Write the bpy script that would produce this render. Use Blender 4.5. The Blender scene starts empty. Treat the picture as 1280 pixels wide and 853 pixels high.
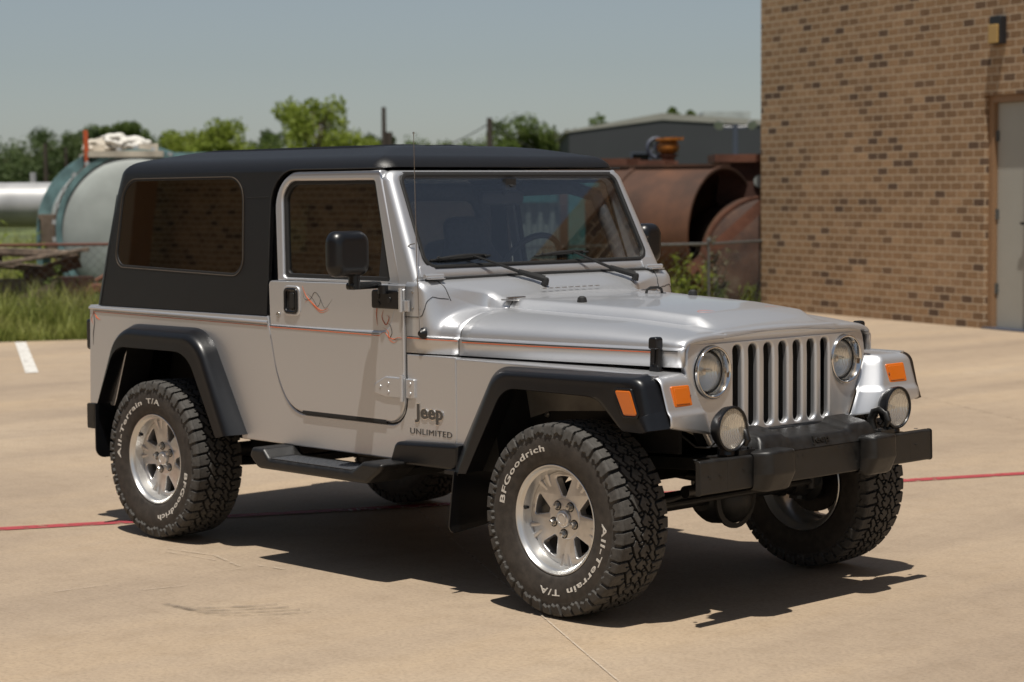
import bpy, bmesh, math, random
import numpy as np
from math import sin, cos, pi, radians, sqrt, atan2
from mathutils import Vector, Matrix, noise
from mathutils.geometry import tessellate_polygon

random.seed(7)
rng = np.random.default_rng(7)
scene = bpy.context.scene
col = scene.collection

# ------------------------------------------------------------ camera
YAW, PITCH, ROLL = radians(136.24266), radians(-4.15247), radians(-0.4445)
CAM = Vector((5.58172848, -6.40563177, 1.62156121))
f_ = Vector((cos(PITCH)*cos(YAW), cos(PITCH)*sin(YAW), sin(PITCH)))
r_ = f_.cross(Vector((0, 0, 1))).normalized(); u_ = r_.cross(f_)
r2 = cos(ROLL)*r_ + sin(ROLL)*u_; u2 = -sin(ROLL)*r_ + cos(ROLL)*u_
cd = bpy.data.cameras.new('camera'); cam = bpy.data.objects.new('camera', cd); col.objects.link(cam)
cam.matrix_world = Matrix(((r2.x, u2.x, -f_.x, CAM.x), (r2.y, u2.y, -f_.y, CAM.y), (r2.z, u2.z, -f_.z, CAM.z), (0, 0, 0, 1)))
cd.sensor_width = 36; cd.lens = 74.406; cd.clip_start = .1; cd.clip_end = 3000
cd.dof.use_dof = True; cd.dof.focus_distance = 8.1; cd.dof.aperture_fstop = 3.8
scene.camera = cam

# ------------------------------------------------------------ sky, sun, exposure
SUN = Vector((.20, -.225, 1)).normalized()
elev = math.asin(SUN.z); az = atan2(SUN.x, SUN.y)
w = bpy.data.worlds.new('World'); scene.world = w; w.use_nodes = True
nt = w.node_tree; bg = nt.nodes['Background']
sky = nt.nodes.new('ShaderNodeTexSky'); sky.sky_type = 'NISHITA'; sky.sun_disc = False
sky.sun_elevation = elev; sky.sun_rotation = az; sky.altitude = 150
sky.air_density = 1.0; sky.dust_density = .45; sky.ozone_density = 2.4
hs = nt.nodes.new('ShaderNodeHueSaturation'); hs.inputs['Saturation'].default_value = .52; hs.inputs['Value'].default_value = .63      # hazy, pale sky
nt.links.new(sky.outputs[0], hs.inputs['Color']); ti = nt.nodes.new('ShaderNodeVectorMath'); ti.operation = 'MULTIPLY'; ti.inputs[1].default_value = (.95, .985, 1.0); nt.links.new(hs.outputs[0], ti.inputs[0]); nt.links.new(ti.outputs[0], bg.inputs[0]); bg.inputs[1].default_value = .086
sl = bpy.data.lights.new('sun', 'SUN'); sl.energy = 4.2; sl.angle = radians(.55); sl.color = (1, .945, .86)
so = bpy.data.objects.new('sun', sl); col.objects.link(so)
so.rotation_euler = SUN.to_track_quat('Z', 'Y').to_euler(); so.location = (0, 0, 30)
scene.view_settings.view_transform = 'Standard'; scene.view_settings.look = 'None'
scene.view_settings.gamma = 1; scene.view_settings.use_curve_mapping = False
scene.view_settings.exposure = 0.22
scene.render.resolution_x = 1024; scene.render.resolution_y = 682
scene.render.engine = 'CYCLES'
scene.cycles.max_bounces = 8; scene.cycles.transparent_max_bounces = 16

# ------------------------------------------------------------ materials
M = {}
def mat(name, c, rough=.5, metal=0., coat=0., coat_rough=.03, spec=.5, noise_s=0, noise_a=0, bump_s=0, bump_d=0, emis=None, rough_var=0, sub=None):
    m = bpy.data.materials.new(name); m.use_nodes = True; nt = m.node_tree; b = nt.nodes['Principled BSDF']
    b.inputs['Base Color'].default_value = (*c, 1); b.inputs['Roughness'].default_value = rough
    b.inputs['Metallic'].default_value = metal; b.inputs['Coat Weight'].default_value = coat
    b.inputs['Coat Roughness'].default_value = coat_rough; b.inputs['Specular IOR Level'].default_value = spec
    tc = nt.nodes.new('ShaderNodeTexCoord')
    if noise_s:
        n = nt.nodes.new('ShaderNodeTexNoise'); n.inputs['Scale'].default_value = noise_s; n.inputs['Detail'].default_value = 6
        nt.links.new(tc.outputs['Object'], n.inputs['Vector'])
        mr = nt.nodes.new('ShaderNodeMapRange'); mr.inputs[1].default_value = .3; mr.inputs[2].default_value = .7
        mr.inputs[3].default_value = 1-noise_a; mr.inputs[4].default_value = 1+noise_a
        nt.links.new(n.outputs[0], mr.inputs[0])
        mx = nt.nodes.new('ShaderNodeVectorMath'); mx.operation = 'SCALE'; mx.inputs[0].default_value = c
        nt.links.new(mr.outputs[0], mx.inputs['Scale']); nt.links.new(mx.outputs[0], b.inputs['Base Color'])
        if rough_var:
            m2 = nt.nodes.new('ShaderNodeMapRange'); m2.inputs[1].default_value = .3; m2.inputs[2].default_value = .7
            m2.inputs[3].default_value = rough-rough_var; m2.inputs[4].default_value = rough+rough_var
            nt.links.new(n.outputs[0], m2.inputs[0]); nt.links.new(m2.outputs[0], b.inputs['Roughness'])
    if bump_s:
        n = nt.nodes.new('ShaderNodeTexNoise'); n.inputs['Scale'].default_value = bump_s; n.inputs['Detail'].default_value = 3
        nt.links.new(tc.outputs['Object'], n.inputs['Vector'])
        bp = nt.nodes.new('ShaderNodeBump'); bp.inputs['Strength'].default_value = 1; bp.inputs['Distance'].default_value = bump_d
        nt.links.new(n.outputs[0], bp.inputs['Height']); nt.links.new(bp.outputs[0], b.inputs['Normal'])
    if emis:
        b.inputs['Emission Color'].default_value = (*emis, 1); b.inputs['Emission Strength'].default_value = 1
    M[name] = m; return m

def ramp(nt, src, stops, interp='LINEAR'):
    cr = nt.nodes.new('ShaderNodeValToRGB'); cr.color_ramp.interpolation = interp
    while len(cr.color_ramp.elements) < len(stops): cr.color_ramp.elements.new(.5)
    for e, (p, c) in zip(cr.color_ramp.elements, stops): e.position = p; e.color = (*c, 1)
    nt.links.new(src, cr.inputs[0]); return cr

mat('silver_paint', (.64, .648, .665), .42, .80, .50, .05, noise_s=900, noise_a=.06)
mat('dull_silver', (.34, .32, .29), .55, .3, noise_s=9, noise_a=.3)
mat('black_plastic', (.0050, .0055, .007), .33, noise_s=30, noise_a=.15, bump_s=900, bump_d=.0001)
mat('textured_top', (.0046, .0045, .0050), .40, noise_s=14, noise_a=.12, bump_s=1400, bump_d=.0004)
mat('chassis_black', (.010, .010, .010), .55, noise_s=20, noise_a=.4)
mat('bumper_black', (.010, .0095, .009), .42, noise_s=26, noise_a=.35, rough_var=.08, bump_s=500, bump_d=.0003)
mat('rubber', (.012, .012, .012), .6)
mat('interior', (.055, .057, .062), .7, noise_s=60, noise_a=.2)
mat('interior_light', (.07, .07, .072), .7)
mat('chrome', (.75, .74, .72), .12, 1.0)
mat('bolt', (.5, .49, .47), .3, 1.0)
mat('alloy', (.62, .61, .60), .34, .80, .3, .12, noise_s=40, noise_a=.08)
mat('machined', (.66, .655, .64), .30, .8)
mat('white_letter', (.62, .59, .54), .6, noise_s=90, noise_a=.15)
mat('badge_dark', (.07, .065, .06), .4)
mat('amber', (.60, .135, .006), .22, 0, 1.0, .03)
mat('orange_stripe', (.55, .10, .02), .35)
mat('black_stripe', (.02, .02, .02), .35)
mat('tan_trim', (.085, .068, .052), .3)
mat('brake', (.035, .032, .03), .5, .6, noise_s=40, noise_a=.3)
mat('blue_spring', (.02, .13, .22), .4)
mat('rust', (.13, .050, .028), .8, noise_s=1.6, noise_a=.55, bump_s=8, bump_d=.01)
mat('rust_dark', (.05, .020, .013), .85, noise_s=3, noise_a=.5)
mat('tank_white', (.33, .36, .345), .5, noise_s=2.5, noise_a=.16)
mat('tank_silver', (.42, .42, .42), .4, .2, noise_s=1.5, noise_a=.25)
mat('teal', (.13, .225, .235), .55, noise_s=5, noise_a=.35)
mat('teal_light', (.10, .32, .34), .5, noise_s=3, noise_a=.2)
mat('cream', (.52, .47, .39), .8, noise_s=4, noise_a=.3)
mat('orange_paint', (.50, .095, .03), .5)
mat('hopper', (.35, .12, .012), .55, noise_s=6, noise_a=.45)
mat('blue_grey', (.06, .07, .10), .6)
mat('warehouse', (.048, .051, .057), .95, noise_s=.6, noise_a=.06)
mat('warehouse_roof', (.30, .29, .26), .7, noise_s=1, noise_a=.1)
mat('glass_dark', (.02, .02, .025), .1)
mat('pole_wood', (.06, .045, .035), .9)
mat('wire', (.05, .05, .05), .8)
mat('door_paint', (.36, .35, .31), .45, noise_s=3, noise_a=.03)
mat('frame_tan', (.27, .16, .085), .5)
mat('lamp_body', (.015, .015, .017), .5)
mat('lamp_lens', (.42, .27, .09), .35)
mat('fence_rust', (.12, .045, .03), .8)
mat('galvanised', (.11, .115, .11), .55, .4, noise_s=20, noise_a=.2)
mat('timber', (.16, .12, .09), .9, noise_s=5, noise_a=.5)
mat('bark', (.07, .05, .035), .9)
mat('red_paint', (.42, .045, .045), .7, noise_s=14, noise_a=.25)
mat('white_paint', (.62, .60, .55), .7, noise_s=14, noise_a=.2)
mat('joint', (.17, .13, .095), .9)
mat('concrete_trim', (.36, .29, .22), .85, noise_s=10, noise_a=.15)
mat('mirror_glass', (.7, .7, .7), .02, 1.0)

def glass(name, tint, refl=1.0, rough=0.0, ior=1.5, wavy=0):
    m = bpy.data.materials.new(name); m.use_nodes = True; nt = m.node_tree; nt.nodes.clear()
    out = nt.nodes.new('ShaderNodeOutputMaterial'); mx = nt.nodes.new('ShaderNodeMixShader')
    tr = nt.nodes.new('ShaderNodeBsdfTransparent'); tr.inputs[0].default_value = (*tint, 1)
    gl = nt.nodes.new('ShaderNodeBsdfGlossy'); gl.inputs['Roughness'].default_value = rough
    fr = nt.nodes.new('ShaderNodeFresnel'); ge = nt.nodes.new('ShaderNodeNewGeometry'); mi = nt.nodes.new('ShaderNodeMix')
    mi.inputs[2].default_value = ior; mi.inputs[3].default_value = 1/ior; nt.links.new(ge.outputs['Backfacing'], mi.inputs[0]); nt.links.new(mi.outputs[0], fr.inputs[0])   # thin pane: same reflectance from both faces
    ml = nt.nodes.new('ShaderNodeMath'); ml.operation = 'MULTIPLY'; ml.inputs[1].default_value = refl; ml.use_clamp = True
    if wavy:      # slight waviness of toughened glass
        tc = nt.nodes.new('ShaderNodeTexCoord'); n = nt.nodes.new('ShaderNodeTexNoise'); n.inputs['Scale'].default_value = 4.5; n.inputs['Detail'].default_value = 1
        nt.links.new(tc.outputs['Object'], n.inputs['Vector']); bp = nt.nodes.new('ShaderNodeBump'); bp.inputs['Distance'].default_value = wavy
        nt.links.new(n.outputs[0], bp.inputs['Height']); nt.links.new(bp.outputs[0], gl.inputs['Normal'])
    nt.links.new(fr.outputs[0], ml.inputs[0]); nt.links.new(ml.outputs[0], mx.inputs[0])
    nt.links.new(tr.outputs[0], mx.inputs[1]); nt.links.new(gl.outputs[0], mx.inputs[2]); nt.links.new(mx.outputs[0], out.inputs[0])
    M[name] = m; return m
glass('windshield_glass', (.95, .97, .98), 2.6)
glass('door_glass', (.60, .63, .62), 4.4, wavy=.00010)
glass('privacy_glass', (.17, .17, .17), 4.4, wavy=.00012)
glass('lens_glass', (.93, .93, .93), 1.0)
glass('grille_dark', (.5, .5, .5), 0)

def lamp_glass(name, c, cloudy):   # moulded lamp glass: partly scattering, partly clear
    m = glass(name, (.95, .95, .93), 1.2, .03); nt = m.node_tree
    mx = [n for n in nt.nodes if n.type == 'MIX_SHADER'][0]; tr = [n for n in nt.nodes if n.type == 'BSDF_TRANSPARENT'][0]
    df = nt.nodes.new('ShaderNodeBsdfDiffuse'); df.inputs[0].default_value = (*c, 1); m2 = nt.nodes.new('ShaderNodeMixShader'); m2.inputs[0].default_value = cloudy
    tc = nt.nodes.new('ShaderNodeTexCoord'); wv = nt.nodes.new('ShaderNodeTexWave'); wv.bands_direction = 'Y'; wv.inputs['Scale'].default_value = 30; nt.links.new(tc.outputs['Object'], wv.inputs['Vector'])
    mr = nt.nodes.new('ShaderNodeMapRange'); mr.inputs[3].default_value = cloudy-.05; mr.inputs[4].default_value = cloudy+.05; nt.links.new(wv.outputs[0], mr.inputs[0]); nt.links.new(mr.outputs[0], m2.inputs[0])
    nt.links.new(tr.outputs[0], m2.inputs[1]); nt.links.new(df.outputs[0], m2.inputs[2]); nt.links.new(m2.outputs[0], mx.inputs[1]); return m
lamp_glass('headlamp_glass', (.80, .80, .78), .16)
lamp_glass('cloudy_glass', (.72, .64, .52), .36)
m = mat('reflector', (.92, .91, .88), .14, 1.0); nt = m.node_tree
tc = nt.nodes['Texture Coordinate'] if 'Texture Coordinate' in nt.nodes else nt.nodes.new('ShaderNodeTexCoord')
wv = nt.nodes.new('ShaderNodeTexWave'); wv.wave_type = 'BANDS'; wv.bands_direction = 'Y'; wv.inputs['Scale'].default_value = 45; wv.inputs['Distortion'].default_value = 1.0
nt.links.new(tc.outputs['Object'], wv.inputs['Vector'])
bp = nt.nodes.new('ShaderNodeBump'); bp.inputs['Distance'].default_value = .0012; nt.links.new(wv.outputs[0], bp.inputs['Height'])
nt.links.new(bp.outputs[0], nt.nodes['Principled BSDF'].inputs['Normal'])

# step pad with diamond bumps
m = mat('step_pad', (.055, .058, .064), .35); nt = m.node_tree; tc = nt.nodes['Texture Coordinate']
mp = nt.nodes.new('ShaderNodeMapping'); mp.inputs['Rotation'].default_value = (0, 0, radians(45)); mp.inputs['Scale'].default_value = (38, 38, 38)
ck = nt.nodes.new('ShaderNodeTexVoronoi'); ck.distance = 'CHEBYCHEV'; ck.inputs['Scale'].default_value = 1; ck.inputs['Randomness'].default_value = 0
nt.links.new(tc.outputs['Object'], mp.inputs[0]); nt.links.new(mp.outputs[0], ck.inputs['Vector'])
bp = nt.nodes.new('ShaderNodeBump'); bp.inputs['Distance'].default_value = .006; bp.invert = True; nt.links.new(ck.outputs['Distance'], bp.inputs['Height'])
nt.links.new(bp.outputs[0], nt.nodes['Principled BSDF'].inputs['Normal'])

# tyre
m = mat('tyre_rubber', (.038, .032, .027), .68, noise_s=35, noise_a=.35, bump_s=220, bump_d=.0006)
mat('tyre_groove', (.010, .0095, .009), .8)  # dark bare rubber in the grooves, its tone also standing for their shade
mat('tyre_tread', (.056, .052, .047), .8, noise_s=60, noise_a=.3, bump_s=300, bump_d=.0006)

# concrete lot
m = bpy.data.materials.new('concrete'); m.use_nodes = True; nt = m.node_tree; b = nt.nodes['Principled BSDF']; M['concrete'] = m
b.inputs['Roughness'].default_value = .82; b.inputs['Specular IOR Level'].default_value = .3
tc = nt.nodes.new('ShaderNodeTexCoord')
def nz(scale, detail=6, rough=.55, sc=(1, 1, 1), rot=0, dist=0):
    mp = nt.nodes.new('ShaderNodeMapping'); mp.inputs['Scale'].default_value = sc; mp.inputs['Rotation'].default_value = (0, 0, rot)
    n = nt.nodes.new('ShaderNodeTexNoise'); n.inputs['Scale'].default_value = scale; n.inputs['Detail'].default_value = detail
    n.inputs['Roughness'].default_value = rough; n.inputs['Distortion'].default_value = dist
    nt.links.new(tc.outputs['Object'], mp.inputs[0]); nt.links.new(mp.outputs[0], n.inputs['Vector']); return n
n1 = nz(.35, 5, .55, dist=.6); n2 = nz(1.1, 7, .6, (1, .16, 1), radians(-62)); n3 = nz(55, 4, .7); n4 = nz(7, 6, .65)
c1 = ramp(nt, n1.outputs[0], [(.28, (.300, .232, .168)), (.46, (.340, .264, .190)), (.60, (.362, .282, .202)), (.76, (.395, .315, .232))])
c2 = ramp(nt, n2.outputs[0], [(.30, (.80, .80, .82)), (.52, (1, 1, 1)), (.72, (1.12, 1.09, 1.02))])
c3 = ramp(nt, n4.outputs[0], [(.30, (.91, .90, .88)), (.5, (1, 1, 1)), (.70, (1.05, 1.05, 1.04))])
c4 = ramp(nt, n3.outputs[0], [(.28, (.78, .78, .78)), (.5, (1, 1, 1)), (.72, (1.12, 1.12, 1.12))])
def mul(a, b_):
    v = nt.nodes.new('ShaderNodeVectorMath'); v.operation = 'MULTIPLY'; nt.links.new(a, v.inputs[0]); nt.links.new(b_, v.inputs[1]); return v.outputs[0]
x = mul(mul(mul(c1.outputs[0], c2.outputs[0]), c3.outputs[0]), c4.outputs[0])
# small dark spots
vo = nt.nodes.new('ShaderNodeTexVoronoi'); vo.inputs['Scale'].default_value = 1.3; vo.inputs['Randomness'].default_value = 1
nt.links.new(tc.outputs['Object'], vo.inputs['Vector'])
c5 = ramp(nt, vo.outputs['Distance'], [(.0, (.35, .33, .3)), (.012, (.5, .48, .45)), (.02, (1, 1, 1))])
x = mul(x, c5.outputs[0]); nt.links.new(x, b.inputs['Base Color'])
bp = nt.nodes.new('ShaderNodeBump'); bp.inputs['Distance'].default_value = .0016; nt.links.new(n3.outputs[0], bp.inputs['Height']); nt.links.new(bp.outputs[0], b.inputs['Normal'])

# ground (dirt under the weeds)
mat('soil', (.10, .085, .045), .95, noise_s=.5, noise_a=.4)
m = mat('meadow', (.085, .105, .035), .95, noise_s=.12, noise_a=.35)

# brick
def brick(name):
    m = bpy.data.materials.new(name); m.use_nodes = True; nt = m.node_tree; b = nt.nodes['Principled BSDF']; M[name] = m
    b.inputs['Roughness'].default_value = .88; b.inputs['Specular IOR Level'].default_value = .2
    tc = nt.nodes.new('ShaderNodeTexCoord'); sp = nt.nodes.new('ShaderNodeSeparateXYZ'); nt.links.new(tc.outputs['Object'], sp.inputs[0])
    ad = nt.nodes.new('ShaderNodeMath'); nt.links.new(sp.outputs[0], ad.inputs[0]); nt.links.new(sp.outputs[1], ad.inputs[1])
    cb = nt.nodes.new('ShaderNodeCombineXYZ'); nt.links.new(ad.outputs[0], cb.inputs[0]); nt.links.new(sp.outputs[2], cb.inputs[1])
    # slightly wavy edges
    nn = nt.nodes.new('ShaderNodeTexNoise'); nn.inputs['Scale'].default_value = 9; nt.links.new(cb.outputs[0], nn.inputs['Vector'])
    vm = nt.nodes.new('ShaderNodeVectorMath'); vm.operation = 'MULTIPLY_ADD'; vm.inputs[1].default_value = (.008, .008, 0)
    nt.links.new(nn.outputs['Color'], vm.inputs[0]); nt.links.new(cb.outputs[0], vm.inputs[2])
    br = nt.nodes.new('ShaderNodeTexBrick'); br.offset = .5; br.inputs['Scale'].default_value = 1; br.inputs['Mortar Size'].default_value = .0085
    br.inputs['Mortar Smooth'].default_value = .25; br.inputs['Bias'].default_value = 0; br.inputs['Brick Width'].default_value = .208; br.inputs['Row Height'].default_value = .0914
    br.inputs['Color1'].default_value = (0, 0, 0, 1); br.inputs['Color2'].default_value = (1, 1, 1, 1); br.inputs['Mortar'].default_value = (.5, .5, .5, 1)
    nt.links.new(vm.outputs[0], br.inputs['Vector'])
    cr = ramp(nt, br.outputs['Color'], [(0, (.115, .075, .052)), (.07, (.15, .096, .062)), (.16, (.225, .138, .078)), (.42, (.325, .204, .112)), (.65, (.285, .176, .097)), (.85, (.385, .248, .142)), (1, (.305, .195, .115))])
    n2 = nt.nodes.new('ShaderNodeTexNoise'); n2.inputs['Scale'].default_value = 30; n2.inputs['Detail'].default_value = 5; nt.links.new(cb.outputs[0], n2.inputs['Vector'])
    c2 = ramp(nt, n2.outputs[0], [(.3, (.72, .72, .72)), (.55, (1, 1, 1)), (.75, (1.2, 1.2, 1.2))])
    v = nt.nodes.new('ShaderNodeVectorMath'); v.operation = 'MULTIPLY'; nt.links.new(cr.outputs[0], v.inputs[0]); nt.links.new(c2.outputs[0], v.inputs[1])
    n3 = nt.nodes.new('ShaderNodeTexNoise'); n3.inputs['Scale'].default_value = .9; n3.inputs['Detail'].default_value = 4; nt.links.new(cb.outputs[0], n3.inputs['Vector'])
    c3 = ramp(nt, n3.outputs[0], [(.3, (.86, .86, .86)), (.7, (1.12, 1.12, 1.12))])
    v2 = nt.nodes.new('ShaderNodeVectorMath'); v2.operation = 'MULTIPLY'; nt.links.new(v.outputs[0], v2.inputs[0]); nt.links.new(c3.outputs[0], v2.inputs[1])
    mx = nt.nodes.new('ShaderNodeMix'); mx.data_type = 'RGBA'; nt.links.new(br.outputs['Fac'], mx.inputs[0]); nt.links.new(v2.outputs[0], mx.inputs[6])
    mx.inputs[7].default_value = (.52, .405, .285, 1); nt.links.new(mx.outputs[2], b.inputs['Base Color'])
    bp = nt.nodes.new('ShaderNodeBump'); bp.invert = True; bp.inputs['Distance'].default_value = .008; nt.links.new(br.outputs['Fac'], bp.inputs['Height']); nt.links.new(bp.outputs[0], b.inputs['Normal'])
brick('brick')

# foliage: colour varies leaf clump by leaf clump
def foliage(name, a, b_, c_, sc=.6, trans=.25):
    m = bpy.data.materials.new(name); m.use_nodes = True; nt = m.node_tree; b = nt.nodes['Principled BSDF']; M[name] = m
    b.inputs['Roughness'].default_value = .6; b.inputs['Specular IOR Level'].default_value = .25
    tc = nt.nodes.new('ShaderNodeTexCoord'); n = nt.nodes.new('ShaderNodeTexNoise'); n.inputs['Scale'].default_value = sc; n.inputs['Detail'].default_value = 5
    nt.links.new(tc.outputs['Object'], n.inputs['Vector'])
    cr = ramp(nt, n.outputs[0], [(.3, a), (.5, b_), (.7, c_)]); nt.links.new(cr.outputs[0], b.inputs['Base Color'])
    tl = nt.nodes.new('ShaderNodeBsdfTranslucent'); nt.links.new(cr.outputs[0], tl.inputs[0])
    mx = nt.nodes.new('ShaderNodeMixShader'); mx.inputs[0].default_value = trans
    nt.links.new(b.outputs[0], mx.inputs[1]); nt.links.new(tl.outputs[0], mx.inputs[2]); nt.links.new(mx.outputs[0], nt.nodes['Material Output'].inputs[0])
foliage('leaf_dark', (.050, .078, .028), (.078, .112, .038), (.11, .145, .048))
foliage('leaf_mid', (.070, .105, .025), (.105, .15, .032), (.14, .18, .04), .6, .35)
foliage('leaf_light', (.16, .21, .030), (.23, .285, .045), (.30, .35, .06), .6, .45)
foliage('leaf_dry', (.09, .085, .05), (.12, .11, .065), (.14, .13, .08))
foliage('grass', (.20, .235, .055), (.30, .325, .085), (.44, .41, .18), 1.3, .45)

# rusty steel for the old tanks
def rusty(name, stops, sc=.8):
    m = bpy.data.materials.new(name); m.use_nodes = True; nt = m.node_tree; b = nt.nodes['Principled BSDF']; M[name] = m
    b.inputs['Roughness'].default_value = .75
    tc = nt.nodes.new('ShaderNodeTexCoord'); n = nt.nodes.new('ShaderNodeTexNoise'); n.inputs['Scale'].default_value = sc; n.inputs['Detail'].default_value = 8; n.inputs['Roughness'].default_value = .62
    nt.links.new(tc.outputs['Object'], n.inputs['Vector'])
    cr = ramp(nt, n.outputs[0], stops); nt.links.new(cr.outputs[0], b.inputs['Base Color'])
rusty('rust_tank', [(.32, (.040, .019, .011)), (.45, (.078, .034, .018)), (.56, (.118, .050, .024)), (.68, (.22, .085, .040))])
rusty('rust_mottled', [(.32, (.022, .013, .010)), (.45, (.06, .027, .016)), (.56, (.10, .046, .025)), (.68, (.17, .12, .08))], 1.6)
# ------------------------------------------------------------ mesh helpers
class MB:
    def __init__(s): s.v = []; s.f = []; s.m = []
    def add(s, vs, fs, mi=0):
        o = len(s.v); s.v += [tuple(v) for v in vs]; s.f += [tuple(i+o for i in f) for f in fs]; s.m += [mi]*len(fs); return s
    def box(s, a, b, mi=0, T=None):
        x0, y0, z0 = a; x1, y1, z1 = b
        vs = [Vector(p) for p in ((x0,y0,z0),(x1,y0,z0),(x1,y1,z0),(x0,y1,z0),(x0,y0,z1),(x1,y0,z1),(x1,y1,z1),(x0,y1,z1))]
        if T: vs = [T @ v for v in vs]
        return s.add(vs, [(0,3,2,1),(4,5,6,7),(0,1,5,4),(1,2,6,5),(2,3,7,6),(3,0,4,7)], mi)
    def grid(s, rows, cu=False, cv=False, mi=0):
        n = len(rows); k = len(rows[0]); vs = [p for r in rows for p in r]; fs = []
        for i in range(n if cu else n-1):
            for j in range(k if cv else k-1):
                a = i*k+j; b = i*k+(j+1) % k; c = ((i+1) % n)*k+(j+1) % k; d = ((i+1) % n)*k+j
                fs.append((a, b, c, d))
        return s.add(vs, fs, mi)
    def tube(s, pts, r, n=10, mi=0, caps=True, closed=False):
        pts = [Vector(p) for p in pts]; k = len(pts); rs = r if isinstance(r, (list, tuple)) else [r]*k
        rows = []; prev = None
        for i in range(k):
            if closed: t = (pts[(i+1) % k]-pts[i-1]).normalized()
            else: t = (pts[min(i+1, k-1)]-pts[max(i-1, 0)]).normalized()
            if prev is None:
                a = Vector((0, 0, 1)) if abs(t.z) < .9 else Vector((1, 0, 0)); nrm = t.cross(a).normalized()
            else:
                nrm = (prev-t*prev.dot(t)); nrm = nrm.normalized() if nrm.length > 1e-6 else t.orthogonal().normalized()
            prev = nrm; b = t.cross(nrm)
            rows.append([pts[i]+rs[i]*(cos(2*pi*j/n)*nrm+sin(2*pi*j/n)*b) for j in range(n)])
        s.grid(rows, cu=closed, cv=True, mi=mi)
        if caps and not closed:
            o = len(s.v); s.add(rows[0], [tuple(range(n))[::-1]], mi); s.add(rows[-1], [tuple(range(n))], mi)
        return s
    def cyl(s, p0, p1, r0, r1=None, n=20, mi=0):
        return s.tube([p0, p1], [r0, r0 if r1 is None else r1], n, mi)
    def lathe(s, prof, n=48, o=(0, 0, 0), ax=(0, -1, 0), mi=0, cap0=False, cap1=False):
        """prof: (t along axis, r)"""
        ax = Vector(ax).normalized(); o = Vector(o); e1 = ax.orthogonal().normalized() if abs(ax.y) < .99 else Vector((1, 0, 0)); e2 = ax.cross(e1)
        rows = [[o+ax*t+r*(cos(2*pi*j/n)*e1+sin(2*pi*j/n)*e2) for j in range(n)] for t, r in prof]
        s.grid(rows, cv=True, mi=mi)
        if cap0: s.add(rows[0], [tuple(range(n))[::-1]], mi)
        if cap1: s.add(rows[-1], [tuple(range(n))], mi)
        return s
    def prism(s, outer, holes, fm, w0, w1, r=0, seg=3, mi=0, back=True):
        """outline (u,v) -> plate between w0 (back) and w1 (front, rounded by r)"""
        def area(p): return sum(p[i][0]*p[(i+1) % len(p)][1]-p[(i+1) % len(p)][0]*p[i][1] for i in range(len(p)))
        outer = list(outer) if area(outer) > 0 else list(outer)[::-1]
        holes = [list(h) if area(h) < 0 else list(h)[::-1] for h in holes]
        loops = [outer]+holes
        def off(p, d):
            q = []; n = len(p)
            for i in range(n):
                a, b, c = p[i-1], p[i], p[(i+1) % n]
                e1 = Vector((b[0]-a[0], b[1]-a[1])); e2 = Vector((c[0]-b[0], c[1]-b[1]))
                if e1.length < 1e-9: e1 = e2
                if e2.length < 1e-9: e2 = e1
                e1.normalize(); e2.normalize(); n1 = Vector((-e1.y, e1.x)); n2 = Vector((-e2.y, e2.x)); m_ = n1+n2
                m_ = m_/max(m_.dot(n1), .35) if m_.length > 1e-6 else n1
                q.append((b[0]+m_.x*d, b[1]+m_.y*d))
            return q
        levels = [(0, w0)]
        sg = 1 if w1 > w0 else -1
        if r > 0:
            for k in range(seg+1):
                a = pi/2*k/seg; levels.append((r*(1-cos(a)), w1-sg*r*(1-sin(a))))
        else: levels.append((0, w1))
        tops = []
        for lp in loops:
            rings = [[fm(u, v, ww) for u, v in off(lp, d)] for d, ww in levels]
            if sg > 0: s.grid(rings, cv=True, mi=mi)
            else: s.grid(rings[::-1], cv=True, mi=mi)
            tops.append((off(lp, levels[-1][0]), lp))
        for which, ww, flip in ((0, w1, sg < 0), (1, w0, sg > 0)):
            if which == 1 and not back: continue
            L = [[Vector((u, v, 0)) for u, v in t[which]] for t in tops]
            tris = tessellate_polygon(L); flat = [p for l in L for p in l]
            fs = []
            for t in tris:
                a, b, c = (flat[i] for i in t)
                ar = (b.x-a.x)*(c.y-a.y)-(c.x-a.x)*(b.y-a.y)
                if abs(ar) < 1e-12: continue
                t = t if (ar > 0) != flip else t[::-1]; fs.append(tuple(t))
            s.add([fm(p.x, p.y, ww) for p in flat], fs, mi)
        return s

def rpoly(ctrl, seg=6, closed=True):
    """control points (u,v[,r]) -> polyline with rounded corners"""
    out = []; n = len(ctrl)
    for i, c in enumerate(ctrl):
        r = c[2] if len(c) > 2 else 0; b = Vector(c[:2])
        if r <= 0 or (not closed and i in (0, n-1)): out.append(tuple(b)); continue
        a = Vector(ctrl[i-1][:2]); d = Vector(ctrl[(i+1) % n][:2])
        e1 = (a-b); e2 = (d-b); l1, l2 = e1.length, e2.length; e1.normalize(); e2.normalize()
        ang = e1.angle(e2); t = min(r/math.tan(ang/2), l1*.49, l2*.49) if abs(ang-pi) > 1e-3 else 0
        p0 = b+e1*t; p2 = b+e2*t
        rr = t*math.tan(ang/2); bis = (e1+e2).normalized(); cc = b+bis*(rr/sin(ang/2))
        a0 = atan2(p0.y-cc.y, p0.x-cc.x); a1 = atan2(p2.y-cc.y, p2.x-cc.x); da = (a1-a0+pi) % (2*pi)-pi
        for k in range(seg+1):
            th = a0+da*k/seg; out.append((cc.x+rr*cos(th), cc.y+rr*sin(th)))
    return out
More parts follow.
